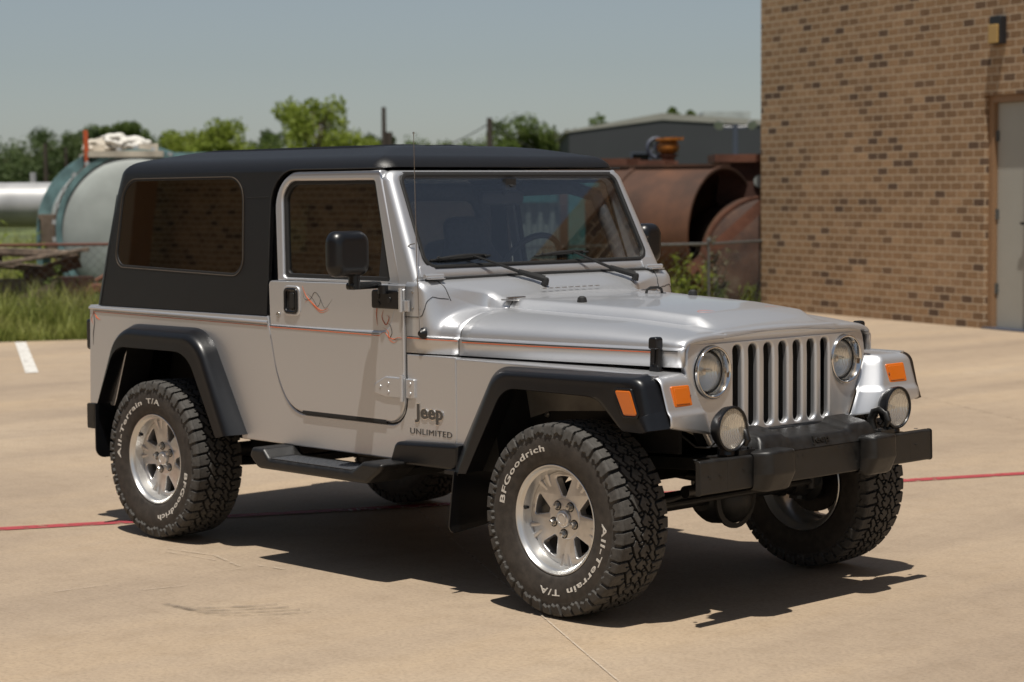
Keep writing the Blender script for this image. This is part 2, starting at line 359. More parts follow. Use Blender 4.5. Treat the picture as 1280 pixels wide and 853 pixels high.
def subdiv(p, dmax, closed=False):
    q = []; n = len(p)
    for i in range(n if closed else n-1):
        a = Vector(p[i]); b = Vector(p[(i+1) % n]); k = max(1, int(math.ceil((b-a).length/dmax)))
        q += [tuple(a.lerp(b, j/k)) for j in range(k)]
    if not closed: q.append(tuple(p[-1]))
    return q
def lerp(a, b, t): return a+(b-a)*t
def interp(x, xs, ys): return float(np.interp(x, xs, ys))
def smooth(x): x = min(1, max(0, x)); return x*x*(3-2*x)

def mesh_from(name, mb, mats, ang=35, weld=True):
    me = bpy.data.meshes.new(name); me.from_pydata(mb.v, [], mb.f); me.update()
    for m_ in (mats if isinstance(mats, (list, tuple)) else [mats]): me.materials.append(M[m_])
    me.polygons.foreach_set('material_index', mb.m)
    if weld:
        bm = bmesh.new(); bm.from_mesh(me); bmesh.ops.remove_doubles(bm, verts=bm.verts, dist=1e-5)
        bmesh.ops.dissolve_degenerate(bm, dist=1e-6, edges=bm.edges)
        bm.to_mesh(me); bm.free()
    if ang is not None:
        me.polygons.foreach_set('use_smooth', [True]*len(me.polygons)); me.set_sharp_from_angle(angle=radians(ang))
    return me
def obj(name, mb, mats, parent=None, ang=35, bevel=0, bseg=2, weighted=True, loc=None, recalc=False, weld=True):
    me = mesh_from(name, mb, mats, ang, weld)
    if recalc:
        bm = bmesh.new(); bm.from_mesh(me); bmesh.ops.recalc_face_normals(bm, faces=bm.faces); bm.to_mesh(me); bm.free()
    o = bpy.data.objects.new(name, me); col.objects.link(o)
    if parent: o.parent = parent
    if loc: o.location = loc
    if bevel:
        b = o.modifiers.new('bevel', 'BEVEL'); b.width = bevel; b.segments = bseg; b.limit_method = 'ANGLE'; b.angle_limit = radians(40); b.harden_normals = False
    if weighted:
        wn = o.modifiers.new('wn', 'WEIGHTED_NORMAL'); wn.keep_sharp = True; wn.weight = 80
    return o
def thing(name, label, cat, loc=(0, 0, 0), rotz=0, group=None):
    o = bpy.data.objects.new(name, None); col.objects.link(o); o.location = loc; o.rotation_euler = (0, 0, rotz); o.empty_display_size = .2
    o['label'] = label; o['category'] = cat
    if group: o['group'] = group
    return o
def tag(o, label, cat, group=None):
    o['label'] = label; o['category'] = cat
    if group: o['group'] = group
    return o
def struct(o): o['kind'] = 'structure'; return o
def stuff(o, label, cat): o['kind'] = 'stuff'; return tag(o, label, cat)

def text_mesh(body, size, shear=0, extrude=.001, spacing=1.0, offset=0.0):
    """returns verts (x,y,z), faces, width"""
    cu = bpy.data.curves.new('t', 'FONT'); cu.body = body; cu.size = size; cu.extrude = extrude; cu.space_character = spacing; cu.shear = shear; cu.offset = offset
    cu.resolution_u = 3
    o = bpy.data.objects.new('t', cu); col.objects.link(o); dg = bpy.context.evaluated_depsgraph_get()
    me = bpy.data.meshes.new_from_object(o.evaluated_get(dg)); bpy.data.objects.remove(o)
    vs = [tuple(v.co) for v in me.vertices]; fs = [tuple(p.vertices) for p in me.polygons]
    bpy.data.meshes.remove(me); bpy.data.curves.remove(cu)
    return vs, fs, max(v[0] for v in vs)

def bake_bool(o, cutters, mats=None):
    """apply the modifiers of o and cut it with the cutter meshes"""
    cs = []
    for c in cutters:
        me = mesh_from('cut', c, ['chassis_black'], None); bm = bmesh.new(); bm.from_mesh(me); bmesh.ops.recalc_face_normals(bm, faces=bm.faces); bm.to_mesh(me); bm.free()
        co = bpy.data.objects.new('cut', me); col.objects.link(co); cs.append(co)
        md = o.modifiers.new('b', 'BOOLEAN'); md.object = co; md.operation = 'DIFFERENCE'; md.solver = 'EXACT'
    dg = bpy.context.evaluated_depsgraph_get(); dg.update()
    me = bpy.data.meshes.new_from_object(o.evaluated_get(dg)); o.modifiers.clear(); old = o.data; o.data = me; bpy.data.meshes.remove(old)
    for c in cs: bpy.data.objects.remove(c)
    me.polygons.foreach_set('use_smooth', [True]*len(me.polygons)); me.set_sharp_from_angle(angle=radians(32))
    wn = o.modifiers.new('wn', 'WEIGHTED_NORMAL'); wn.keep_sharp = True; wn.weight = 80

# mapping of (u=x, v=z, w=distance outwards) onto the two sides of the car
def side(sg, y0=.757, lean=0.0, z0=1.07):
    return lambda u, v, w: Vector((u, sg*(y0-lean*(v-z0)+w), v))
LEAN = .0724
def front(x0, slope=0.0, z0=.95):
    return lambda u, v, w: Vector((x0-slope*max(0, v-z0)+w, u, v))
# ============================================================ THE CAR (origin: ground under the front axle, +X forward, +Y its left)
car = thing('off_road_car', 'silver two-door off-road car with black hard top and lettered all-terrain tyres, parked on the concrete', 'car')

# ---- tub
ARCH = [(-3.10, .585), (-3.08, .62), (-2.95, .945, .12), (-2.335, .945, .12), (-2.09, .56), (-2.07, .508)]
DOOR = rpoly([(-1.862, 1.222, .02), (-1.856, 1.03, .6), (-1.80, .80, .45), (-1.70, .655, .16), (-.945, .655, .095), (-.945, 1.228, .004)], 10)
def tub_side(sg):
    mb = MB()
    out = [(-3.297, 1.066), (-3.312, .585)] + rpoly(ARCH, 8, False) + [(-1.0, .506), (-.643, .506), (-.643, .947), (-.940, .947)]
    dr = [p for p in rpoly([(-.940, .947), (-.940, .650, .10), (-1.703, .650, .165), (-1.806, .80, .45), (-1.864, 1.03, .6), (-1.868, 1.066)], 10, False)]
    out += dr[1:]
    mb.prism(out, [], side(sg, .727), 0, .030, .006)
    return mb
tub = MB()
for sg in (-1, 1):
    t_ = tub_side(sg); tub.add(t_.v, t_.f, 0)
    # belt ledge
    tub.tube([(-3.297, sg*.757, 1.052), (-1.868, sg*.757, 1.038)], .0075, 8)
    # rear corner posts
    tub.box((-3.297, sg*.62-.0, .585), (-3.285, sg*.7265, 1.066)) if sg > 0 else tub.box((-3.297, -.7265, .585), (-3.285, -.62, 1.066))
tub.box((-3.300, -.7265, .585), (-3.286, .7265, 1.06))
body = obj('body_tub', tub, 'silver_paint', car, recalc=True)

# inner tub, floor, wheel wells: dark
mb = MB()
mb.box((-3.28, -.7268, .56), (-.60, .7268, .59))
mb.box((-.66, -.66, .50), (-.62, .66, 1.02))                     # firewall
for sg in (-1, 1):
    mb.prism([(-3.28, 1.06), (-3.28, .59)] + [(x, max(z, .59)) for x, z in rpoly([(-3.14, .59), (-3.0, .99, .12), (-2.28, .99, .12), (-2.02, .59)], 6, False)] + [(-1.92, .59), (-1.90, 1.06)], [], side(sg, .69), 0, .02)
    mb.prism([(-1.0, .60), (-1.0, 1.0), (-.64, .93), (-.64, .6)], [], side(sg, .69), 0, .02)
    # wheel house box
    rows = [[Vector((x, y, z)) for x, z in rpoly([(-3.13, .45), (-2.99, .975, .12), (-2.29, .975, .12), (-2.03, .45)], 6, False)] for y in (sg*.725, sg*.46)]
    mb.grid(rows)
    mb.prism(rpoly([(-3.13, .45), (-2.99, .975, .12), (-2.29, .975, .12), (-2.03, .45)], 6), [], side(sg, .45), 0, .01)
for sg in (-1, 1):
    a_ = rpoly(ARCH, 8, False); cc = Vector((-2.60, .60))
    mb.grid([[Vector((cc.x+(x-cc.x)*.990, sg*yy, cc.y+(z-cc.y)*.996)) for x, z in a_] for yy in (.60, .7574)])
obj('floor_pan', mb, 'chassis_black', car, weighted=False)

# ---- cowl (between hood and windscreen) and hood share one family of cross-sections
def prof_hood(x, n=14):
    """half section from the lower side edge to the centre line: list of (y, z)"""
    wdt = interp(x, [-.66, -.2, .2, .40], [.722, .672, .612, .578]); zs = interp(x, [-.66, 0, .25, .40], [1.128, 1.104, 1.084, 1.066])
    zt = zs+.010; b = interp(x, [-.66, .30, .40], [.445, .335, .335]); hb = .034*smooth((.34-x)/.10)
    nn = interp(x, [-.66, .4], [2.15, 2.7])
    P = [(wdt, .953), (wdt, 1.012), (wdt-.002, 1.019), (wdt-.009, 1.023)]
    w2 = wdt-.010; zc = 1.025
    for k in range(n+1):
        a = pi/2*k/n; cy = cos(a)**(2/nn); sz = sin(a)**(2/nn); P.append((b+(w2-b)*cy, zc+(zs-zc)*sz))
    P += [(b-.004, zs+.002+hb*.12), (b-.016, zs+.002+hb*.55), (b-.030, zs+.003+hb*.90), (b-.045, zs+.004+hb)]
    y1 = b-.045
    for k in range(1, 9):
        t = k/8; P.append((y1*(1-t), zs+.004+hb+(zt-zs)*(1-(1-t)**2)))
    return P
def prof_box(w_, top, rc=.024, n=14, top_c=None):
    """boxy section with the same number of points"""
    P = [(w_, .953), (w_, 1.012), (w_, 1.019), (w_, 1.023)]
    for k in range(n+1):
        t = k/n
        if t < .55: P.append((w_, lerp(1.025, top-rc, t/.55)))
        else:
            a = pi/2*(t-.55)/.45; P.append((w_-rc+rc*cos(a), top-rc+rc*sin(a)))
    y1 = w_-rc
    for k in range(12):
        t = (k+1)/12; P.append((y1*(1-t), top+(top_c or .006)*(1-(1-t)**2)))
    return P
def mirror_row(x, P, dx=None):
    R = [Vector((x if dx is None else dx(p), -p[0], p[1])) for p in P]
    L = [Vector((x if dx is None else dx(p), p[0], p[1])) for p in P][::-1]
    return R+L[1:]
# hood
xs = list(np.linspace(-.655, .30, 20))+[.33, .355, .375]
rows = [mirror_row(x, prof_hood(x)) for x in xs]
Pf = prof_hood(.40)
def shrink(P, d, dz=0):
    out = []; 
    for i, (y, z) in enumerate(P):
        a = P[max(i-1, 0)]; b = P[min(i+1, len(P)-1)]; t = Vector((b[0]-a[0], b[1]-a[1])).normalized(); nrm = Vector((-t.y, t.x))
        if nrm.y < 0 and i > 4: nrm = -nrm
        if i <= 4: nrm = Vector((1, 0))
        out.append((y-nrm.x*d, z-nrm.y*d))
    out[0] = (out[0][0], .953)
    return out
for x, d in ((.383, 0), (.391, .0025), (.397, .007), (.398, .012), (.392, .015), (.36, .016)):
    rows.append(mirror_row(x, shrink(Pf, d)))
rows = rows[:]
mb = MB(); mb.grid(rows)
hood = obj('hood', mb, 'silver_paint', car, ang=50)
sm = hood.modifiers.new('sol', 'SOLIDIFY'); sm.thickness = .004; sm.offset = -1
# cowl: from hood seam back to the windscreen base
secs = []
H0 = prof_hood(-.66)
for x, t in ((-.661, 0), (-.70, .0), (-.74, .0), (-.765, .005), (-.778, .02), (-.786, .06), (-.793, .14), (-.800, .27), (-.808, .43), (-.817, .60), (-.827, .75), (-.838, .87), (-.852, .96), (-.872, 1.0), (-.945, 1.0)):
    top = 1.243 if x < -.872 else interp(x, [-.872, -.80, -.66], [1.243, 1.208, 1.160])
    w_ = interp(x, [-.945, -.84, -.78, -.66], [.757, .755, .742, .722])
    B = prof_box(w_, top)
    P = []
    for i, ((y1, z1), (y2, z2)) in enumerate(zip(H0, B)):
        tz = t if i < 19 else max(t, smooth((-.66-x)/.21))
        P.append((lerp(y1, y2, t) if i > 3 else w_-(0 if i < 2 else (1-t)*(.002 if i == 2 else .009)), lerp(z1, z2, tz)))
    secs.append(mirror_row(x, P))
mb = MB(); mb.grid(secs)
cowl = obj('cowl', mb, 'silver_paint', car, ang=50); sm = cowl.modifiers.new('sol', 'SOLIDIFY'); sm.thickness = .004; sm.offset = -1
# cowl details: air-inlet slots, windscreen washer nozzles
mb = MB()
for k in range(9):
    y = -.16+k*.04; mb.box((-.748, y-.012, 1.196), (-.740, y+.012, 1.199))
CV = obj('vent_slot', mb, 'bolt', cowl, weighted=False)

from mathutils.bvhtree import BVHTree
_bm = bmesh.new(); _bm.from_mesh(cowl.data); _bv = BVHTree.FromBMesh(_bm)
def on_cowl(pts):
    return [(lambda r: r[0]+r[1]*(.0005 if r[1].dot(Vector(p)-r[0]) >= 0 else -.0005))(_bv.find_nearest(Vector(p))) for p in pts]
def fine3(pts, n=6):
    P = [Vector(p) for p in pts]; return [P[i].lerp(P[i+1], k/n) for i in range(len(P)-1) for k in range(n)]+[P[-1]]
for sg in (-1, 1):
    mb = MB(); mb.tube(on_cowl(fine3([(-.945, sg*.757, 1.098), (-.86, sg*.757, 1.100), (-.845, sg*.757, 1.108), (-.832, sg*.757, 1.135), (-.815, sg*.75, 1.165), (-.800, sg*.72, 1.190), (-.79, sg*.69, 1.185), (-.785, sg*.64, 1.180)])), .0017, 5)
    mb.tube(on_cowl(fine3([(-.79, sg*.63, 1.17), (-.83, sg*.64, 1.22), (-.862, sg*.65, 1.245)])), .0020, 5)
    for p in ((-.90, .757, 1.20), (-.90, .757, 1.135), (-.86, .757, 1.13)): mb.lathe([(0, .0055), (.002, .005), (.003, 0)], 10, (p[0], sg*p[1], p[2]), (0, sg, 0), mi=1)
    obj('cowl_seam', mb, ['chassis_black', 'bolt'], cowl, weighted=False)
# hood seam: thin dark tube along the gap
mb = MB()
mb.tube([v+Vector((-.002, 0, -.001)) for v in mirror_row(-.658, [(y, z) for y, z in prof_hood(-.66)])], .003, 6)
obj('hood_gap', mb, 'chassis_black', hood, weighted=False)

# hood furniture
mb = MB()
mb.lathe([(0, .020), (.016, .020), (.028, .017), (.034, .009), (.035, .0)], 20, (-.35, -.335, 1.150), (0, 0, 1)); b1 = obj('rubber_bumper', mb, 'rubber', hood)
mb = MB(); mb.lathe([(0, .020), (.016, .020), (.028, .017), (.034, .009), (.035, .0)], 20, (-.35, .335, 1.150), (0, 0, 1)); obj('rubber_bumper', mb, 'rubber', hood)
mb = MB(); mb.tube([(-.47, .175, 1.168), (-.47, .18, 1.186), (-.47, .20, 1.194), (-.47, .25, 1.194), (-.47, .27, 1.186), (-.47, .275, 1.168)], .006, 8)
mb.box((-.480, .160, 1.164), (-.460, .185, 1.170)); mb.box((-.480, .265, 1.164), (-.460, .290, 1.170)); obj('tie_down_loop', mb, 'rubber', hood)
for sg, y0 in ((-1, -.40), (1, .40)):       # hood hinges
    mb = MB(); mb.box((-.70, y0-.05, 1.160), (-.63, y0+.05, 1.166)); mb.cyl((-.664, y0-.05, 1.170), (-.664, y0+.05, 1.170), .006, n=10)
    for dx, dy in ((-.02, -.03), (-.02, .03), (.022, -.03), (.022, .03)): mb.lathe([(0, .007), (.004, .006), (.005, 0)], 10, (-.664+dx, y0+dy, 1.166), (0, 0, 1))
    obj('hood_hinge', mb, 'bolt', hood)
# hood latches
for sg in (-1, 1):
    mb = MB(); fm = side(sg, .598)
    T = lambda u, v, w: Vector((u+.300+.0*(v), sg*(.603+w-(.05*(u))), v))
    mb.prism(rpoly([(-.022, .925, .006), (.026, .925, .006), (.022, .960, .006), (-.018, .960, .006)], 3), [], T, 0, .022, .004)
    mb.prism(rpoly([(-.020, .955, .004), (.024, .955, .004), (.026, 1.035, .006), (-.016, 1.035, .006)], 3), [], T, .004, .020, .004)
    mb.prism(rpoly([(-.016, 1.020, .008), (.026, 1.020, .008), (.026, 1.065, .012), (-.014, 1.065, .012)], 4), [], T, .0, .034, .006)
    mb.prism(rpoly([(-.004, .965, .004), (.006, .965, .004), (.010, 1.022, .003), (.000, 1.022, .003)], 3), [], T, .020, .026, .002)
    obj('hood_latch', mb, 'black_plastic', hood)

_bm2 = bmesh.new(); _bm2.from_mesh(hood.data); _hv = BVHTree.FromBMesh(_bm2)
def on_hood(pts, off=.0012):
    out = []
    for x, y in pts:
        h = _hv.ray_cast(Vector((x, y, 1.5)), Vector((0, 0, -1))); out.append(Vector((x, y, h[0].z+off)) if h[0] else Vector((x, y, 1.1)))
    return out
for sg in (-1, 1):
    mb = MB(); b_ = lambda x: interp(x, [-.66, .30], [.445, .335])-.060
    mb.tube(on_hood([(x, sg*b_(x)) for x in np.linspace(-.50, .20, 24)]), .0016, 5)
    q = [(.20, b_(.2)), (.235, .24), (.225, .19), (.19, .17), (.16, .20), (.18, .235), (.21, .21), (.215, .15), (.19, .10), (.15, .07)]
    Q = [Vector((x, sg*y, 0)) for x, y in q]; cr_ = []
    for i in range(len(Q)-1):
        p0, p1, p2, p3 = Q[max(i-1, 0)], Q[i], Q[i+1], Q[min(i+2, len(Q)-1)]
        for k in range(6): t = k/6; v = .5*((2*p1)+(-p0+p2)*t+(2*p0-5*p1+4*p2-p3)*t*t+(-p0+3*p1-3*p2+p3)*t**3); cr_.append((v.x, v.y))
    n_ = len(cr_); mb.tube(on_hood(cr_), [.0008+.0028*sin(pi*k/(n_-1)) for k in range(n_)], 5)
    obj('pinstripe', mb, ['orange_stripe', 'black_stripe'], hood, weighted=False)
# pinstripes along hood, tub and door
def stripe(mb, pts, r, mi=0): mb.tube(pts, r, 6, mi)
for sg in (-1, 1):
    mb = MB()
    hx = np.linspace(-.64, .355, 14)
    stripe(mb, [(x, sg*(interp(x, [-.66, -.2, .2, .40], [.722, .672, .612, .578])+.0046), 1.006) for x in hx[:-1]], .0019, 0)
    stripe(mb, [(x, sg*(interp(x, [-.66, -.2, .2, .40], [.722, .672, .612, .578])+.0046), 1.013) for x in np.linspace(-.64, .385, 14)], .0021, 1)
    obj('pinstripe', mb, ['orange_stripe', 'black_stripe'], hood, weighted=False)
    mb = MB(); stripe(mb, [(-3.265, sg*.7573, 1.035), (-1.875, sg*.7573, 1.0215)], .0019, 0); stripe(mb, [(-3.265, sg*.7573, 1.0415), (-1.875, sg*.7573, 1.0275)], .0012, 1)
    stripe(mb, [(-.935, sg*.7573, 1.013), (-.80, sg*.7568, 1.012), (-.665, sg*.7262, 1.010)], .0019, 0); stripe(mb, [(-.935, sg*.7573, 1.019), (-.80, sg*.7568, 1.018), (-.665, sg*.7262, 1.016)], .0015, 1)
    # scroll at the rear corner
    def scroll(cx, cz, sc, flip, mb, y):
        for mi, (ph, k) in enumerate(((0, 1.0), (.5, .8))):
            pts = []
            for q in range(25):
                t = q/24; a = -1.2+4.2*t+ph; rr = sc*(.25+.75*t)*k
                pts.append((cx+flip*rr*cos(a)*.8, y, cz+rr*sin(a)))
            mb.tube(pts, [.0004+.0022*sin(pi*(q/24)) for q in range(25)], 5, mi)
    mb.tube([(-3.262, sg*.7573, 1.035), (-3.255, sg*.7573, .98), (-3.268, sg*.7573, .93), (-3.272, sg*.7573, .87)], [.001, .002, .0025, .0006], 6, 1)
    mb.tube([(-3.262, sg*.7573, 1.035), (-3.235, sg*.7573, 1.005), (-3.205, sg*.7573, .995)], [.001, .003, .0006], 6, 0)
    mb.tube([(-3.262, sg*.7573, 1.03), (-3.285, sg*.7573, 1.0), (-3.270, sg*.7573, .975)], [.001, .0015, .0006], 6, 0)
    obj('pinstripe', mb, ['orange_stripe', 'black_stripe'], body, weighted=False)

# ---- doors
def build_door(sg):
    fm = side(sg, .727); mb = MB()
    mb.prism(DOOR, [], fm, 0, .0275, .004)
    # raised lower skin with the front strip going up
    low = rpoly([(-1.853, 1.030, .012), (-1.800, .80, .45), (-1.698, .659, .16), (-.949, .659, .092), (-.949, 1.212, .008), (-.985, 1.212, .008), (-1.000, 1.150, .10), (-1.050, 1.035, .07), (-1.30, 1.031)], 10)
    mb.prism(low, [], fm, .0270, .0385, .0100, 4)
    # upper frame, leaning in
    fl = side(sg, .722, LEAN)
    outer = rpoly([(-1.812, 1.222), (-1.872, 1.698, .15), (-1.152, 1.698, .012), (-.988, 1.228)], 10)
    inner = rpoly([(-1.770, 1.238, .02), (-1.815, 1.656, .085), (-1.185, 1.656, .02), (-1.060, 1.238, .01)], 10)
    mb.prism(outer, [inner], fl, -.01, .034, .011, 4)
    d = obj('door', mb, 'silver_paint', car, ang=40)
    # glass and rubbers
    g = MB(); g.prism(rpoly([(-1.765, 1.240, .02), (-1.805, 1.645, .08), (-1.192, 1.645, .02), (-1.070, 1.240, .01)], 8), [], side(sg, .722, LEAN), .006, .010)
    obj('window_glass', g, 'door_glass', d, weighted=False)
    s_ = MB(); s_.prism(rpoly([(-1.772, 1.236, .02), (-1.817, 1.658, .087), (-1.183, 1.658, .02), (-1.058, 1.236, .01)], 10), [rpoly([(-1.752, 1.256, .02), (-1.796, 1.640, .075), (-1.197, 1.640, .02), (-1.086, 1.256, .01)], 10)], side(sg, .722, LEAN), .004, .020, .003)
    s_.prism([(-1.150, 1.244), (-1.180, 1.645), (-1.190, 1.645), (-1.163, 1.244)], [], side(sg, .722, LEAN), .006, .018, .002) if False else None
    s_.prism([(-1.150, 1.244), (-1.066, 1.244), (-1.135, 1.47)], [], side(sg, .722, LEAN), .006, .016, .003)
    obj('window_seal', s_, 'rubber', d)
    # handle
    h = MB(); hf = side(sg, .7545)
    h.prism(rpoly([(-1.745, 1.083, .022), (-1.745, 1.195, .022), (-1.650, 1.195, .022), (-1.650, 1.083, .022)], 5), [rpoly([(-1.732, 1.096, .014), (-1.732, 1.182, .014), (-1.663, 1.182, .014), (-1.663, 1.096, .014)], 5)], hf, 0, .012, .005)
    hd = obj('door_handle', h, 'chrome', d); hd.data.materials[0] = M['black_plastic']
    h = MB(); h.prism(rpoly([(-1.730, 1.098, .012), (-1.730, 1.180, .012), (-1.665, 1.180, .012), (-1.665, 1.098, .012)], 5), [], hf, .0, .0012)
    h.prism(rpoly([(-1.700, 1.104, .008), (-1.700, 1.175, .008), (-1.670, 1.175, .008), (-1.670, 1.104, .008)], 4), [], hf, .0015, .012, .004)
    obj('handle_grip', h, 'chassis_black', d)
    h = MB(); h.prism(rpoly([(-1.756, 1.074, .028), (-1.756, 1.204, .028), (-1.638, 1.204, .028), (-1.638, 1.074, .028)], 6), [rpoly([(-1.743, 1.085, .022), (-1.743, 1.193, .022), (-1.652, 1.193, .022), (-1.652, 1.085, .022)], 6)], hf, 0, .006, .004)
    obj('handle_surround', h, 'silver_paint', d)
    h = MB(); h.lathe([(0, .013), (.005, .012), (.005, .007), (.002, .006), (.002, 0)], 20, (-1.795, sg*.7545, 1.075), (0, sg, 0)); obj('door_lock', h, 'bolt', d)
    # hinges: upper black one that carries the mirror, lower painted one
    h = MB(); hf2 = side(sg, .757)
    h.prism(rpoly([(-1.135, 1.128, .010), (-1.135, 1.205, .014), (-.965, 1.205, .006), (-.965, 1.128, .006)], 4), [], side(sg, .757), 0, .022, .005)
    for (x, z) in ((-1.09, 1.180), (-1.09, 1.148), (-1.02, 1.166)): h.lathe([(0, .012), (.003, .011), (.0035, 0)], 14, (x, sg*.779, z), (0, sg, 0))
    obj('upper_hinge', h, 'black_plastic', d)
    h = MB(); h.cyl((-.952, sg*.776, 1.118), (-.952, sg*.776, 1.215), .0095, n=14); h.prism([(-.945, 1.120), (-.945, 1.165), (-.915, 1.165), (-.915, 1.120)], [], hf2, .002, .012, .003)
    obj('hinge_pin', h, 'silver_paint', d)
    h = MB(); h.prism(rpoly([(-1.135, .775, .01), (-1.135, .812, .02), (-1.06, .848, .015), (-.962, .848, .004), (-.962, .762, .004), (-1.06, .762, .02)], 4), [], hf2, .003, .016, .005)
    h.prism(rpoly([(-.940, .765, .004), (-.940, .845, .004), (-.885, .845, .006), (-.885, .765, .006)], 3), [], hf2, 0, .010, .004); h.cyl((-.952, sg*.775, .752), (-.952, sg*.775, .858), .0095, n=14)
    for (x, z) in ((-1.09, .805), (-1.04, .820), (-1.04, .785), (-.91, .785), (-.91, .825)): h.lathe([(0, .008), (.002, .007), (.0025, 0)], 10, (x, sg*(.757+(.0165 if x < -.95 else .0105)), z), (0, sg, 0))
    obj('lower_hinge', h, 'silver_paint', d)
    # scroll pinstripes
    st = MB(); yy = sg*.7548
    def curl(pts, r, mi): 
        # Catmull-Rom through (x,z)
        P = [Vector((p[0], yy, p[1])) for p in pts]; out = []
        for i in range(len(P)-1):
            p0, p1, p2, p3 = P[max(i-1, 0)], P[i], P[i+1], P[min(i+2, len(P)-1)]
            for k in range(6):
                t = k/6; out.append(.5*((2*p1)+(-p0+p2)*t+(2*p0-5*p1+4*p2-p3)*t*t+(-p0+3*p1-3*p2+p3)*t**3))
        out.append(P[-1]); n = len(out); r = r*.55; st.tube(out, [r*(.15+.85*sin(pi*min(1, max(0, k/(n-1))))) for k in range(n)], 5, mi)
    curl([(-1.625, 1.205), (-1.60, 1.165), (-1.56, 1.135), (-1.50, 1.105), (-1.45, 1.115)], .0042, 0)
    curl([(-1.62, 1.185), (-1.61, 1.150), (-1.57, 1.150), (-1.54, 1.180), (-1.51, 1.165), (-1.47, 1.115), (-1.42, 1.155)], .0022, 1)
    curl([(-1.61, 1.13), (-1.58, 1.145), (-1.53, 1.11), (-1.49, 1.095), (-1.44, 1.11)], .0025, 0)
    curl([(-1.59, 1.175), (-1.55, 1.150), (-1.52, 1.120), (-1.50, 1.150), (-1.52, 1.170)], .0018, 1)
    yy = sg*.7548+sg*.001
    curl([(-1.135, 1.215), (-1.125, 1.15), (-1.130, 1.10), (-1.125, 1.055)], .0030, 0)
    curl([(-1.085, 1.12), (-1.095, 1.09), (-1.07, 1.06), (-1.05, 1.09), (-1.065, 1.10)], .0028, 0)
    yy = sg*.7663
    curl([(-1.10, 1.015), (-1.07, 1.030), (-1.04, 1.012), (-1.01, 1.004), (-.98, 1.012), (-.955, 1.008)], .0028, 0)
    curl([(-1.06, 1.060), (-1.035, 1.065), (-1.02, 1.030), (-1.03, 1.010), (-1.0, 1.002), (-.96, 1.006)], .0022, 1)
    curl([(-1.08, 1.05), (-1.045, 1.035), (-1.04, 1.005), (-1.01, .99), (-.985, 1.0)], .0020, 0)
    stripe(st, [(-1.845, sg*.7660, 1.0195), (-1.10, sg*.7660, 1.0145)], .0019, 0); stripe(st, [(-1.845, sg*.7658, 1.0265), (-1.10, sg*.7658, 1.0215)], .0014, 1)
    obj('pinstripe', st, ['orange_stripe', 'black_stripe'], d, weighted=False)
    q = MB(); q.tube([(-.9425, sg*.7545, 1.222), (-.9425, sg*.7545, .90), (-.9425, sg*.7545, .745), (-.952, sg*.7545, .70), (-.985, sg*.7545, .664), (-1.04, sg*.7545, .6525), (-1.60, sg*.7545, .6525)], .0032, 6); obj('door_gap_shade', q, 'chassis_black', d, weighted=False)  # dark tube put in for shade along the front and lower door gap
    # drip strip at the door foot
    q = MB(); q.prism([(-1.62, .650), (-1.62, .668), (-1.065, .668), (-1.065, .650)], [], side(sg, .757), 0, .010, .003); obj('sill_strip', q, 'rubber', d)
    # mirror
    m_ = MB(); YM = .965 if sg < 0 else .825
    def rbox(mb, c, s, r, n=5, taper=0):
        rows = []
        sx, sy, sz = s[0]/2, s[1]/2, s[2]/2
        ring = rpoly([(-sy, -sz, r), (sy, -sz, r), (sy, sz, r), (-sy, sz, r)], n)
        for d, xx in ((r*.9, -sx), (r*.25, -sx+r*.15), (0, -sx+r*.5), (0, sx-r*.9), (r*.12, sx-r*.5), (r*.4, sx-r*.15), (r*.9, sx)):
            k = 1-taper*((sx-xx)/(2*sx))
            rows.append([Vector((c[0]+xx, c[1]+y*(1-d/sy)*k, c[2]+z*(1-d/sz)*k)) for y, z in ring])
        mb.grid(rows, cv=True); mb.add(rows[0], [tuple(range(len(ring)))[::-1]]); mb.add(rows[-1], [tuple(range(len(ring)))])
    rbox(m_, (-1.055, sg*YM, 1.358), (.085, .195 if sg < 0 else .135, .185), .045)
    m_.cyl((-1.06, sg*(YM-.035), 1.285), (-1.06, sg*(YM-.035), 1.215), .023, .026, 14)
    m_.prism(rpoly([(-YM+.01, 1.212, .01), (-YM+.01, 1.240, .01), (-.775, 1.240, .01), (-.775, 1.212, .01)], 4), [], lambda u, v, w: Vector((-1.06-.03*((u+.955)/.18)+w, sg*-u, v-.0*u)), -.022, .022, .006)
    m_.cyl((-1.045, sg*.79, 1.225), (-1.045, sg*.79, 1.19), .022, .022, 14)
    mo = obj('mirror', m_, 'black_plastic', d, ang=45)
    m_ = MB(); m_.prism(rpoly([(-.05, -.075, .03), (.05, -.075, .03), (.05, .075, .03), (-.05, .075, .03)], 5), [], lambda u, v, w: Vector((-1.0985-w, sg*YM+u, 1.358+v)), 0, .001); obj('mirror_glass', m_, 'mirror_glass', d, weighted=False)
    return d
for sg in (-1, 1): build_door(sg)

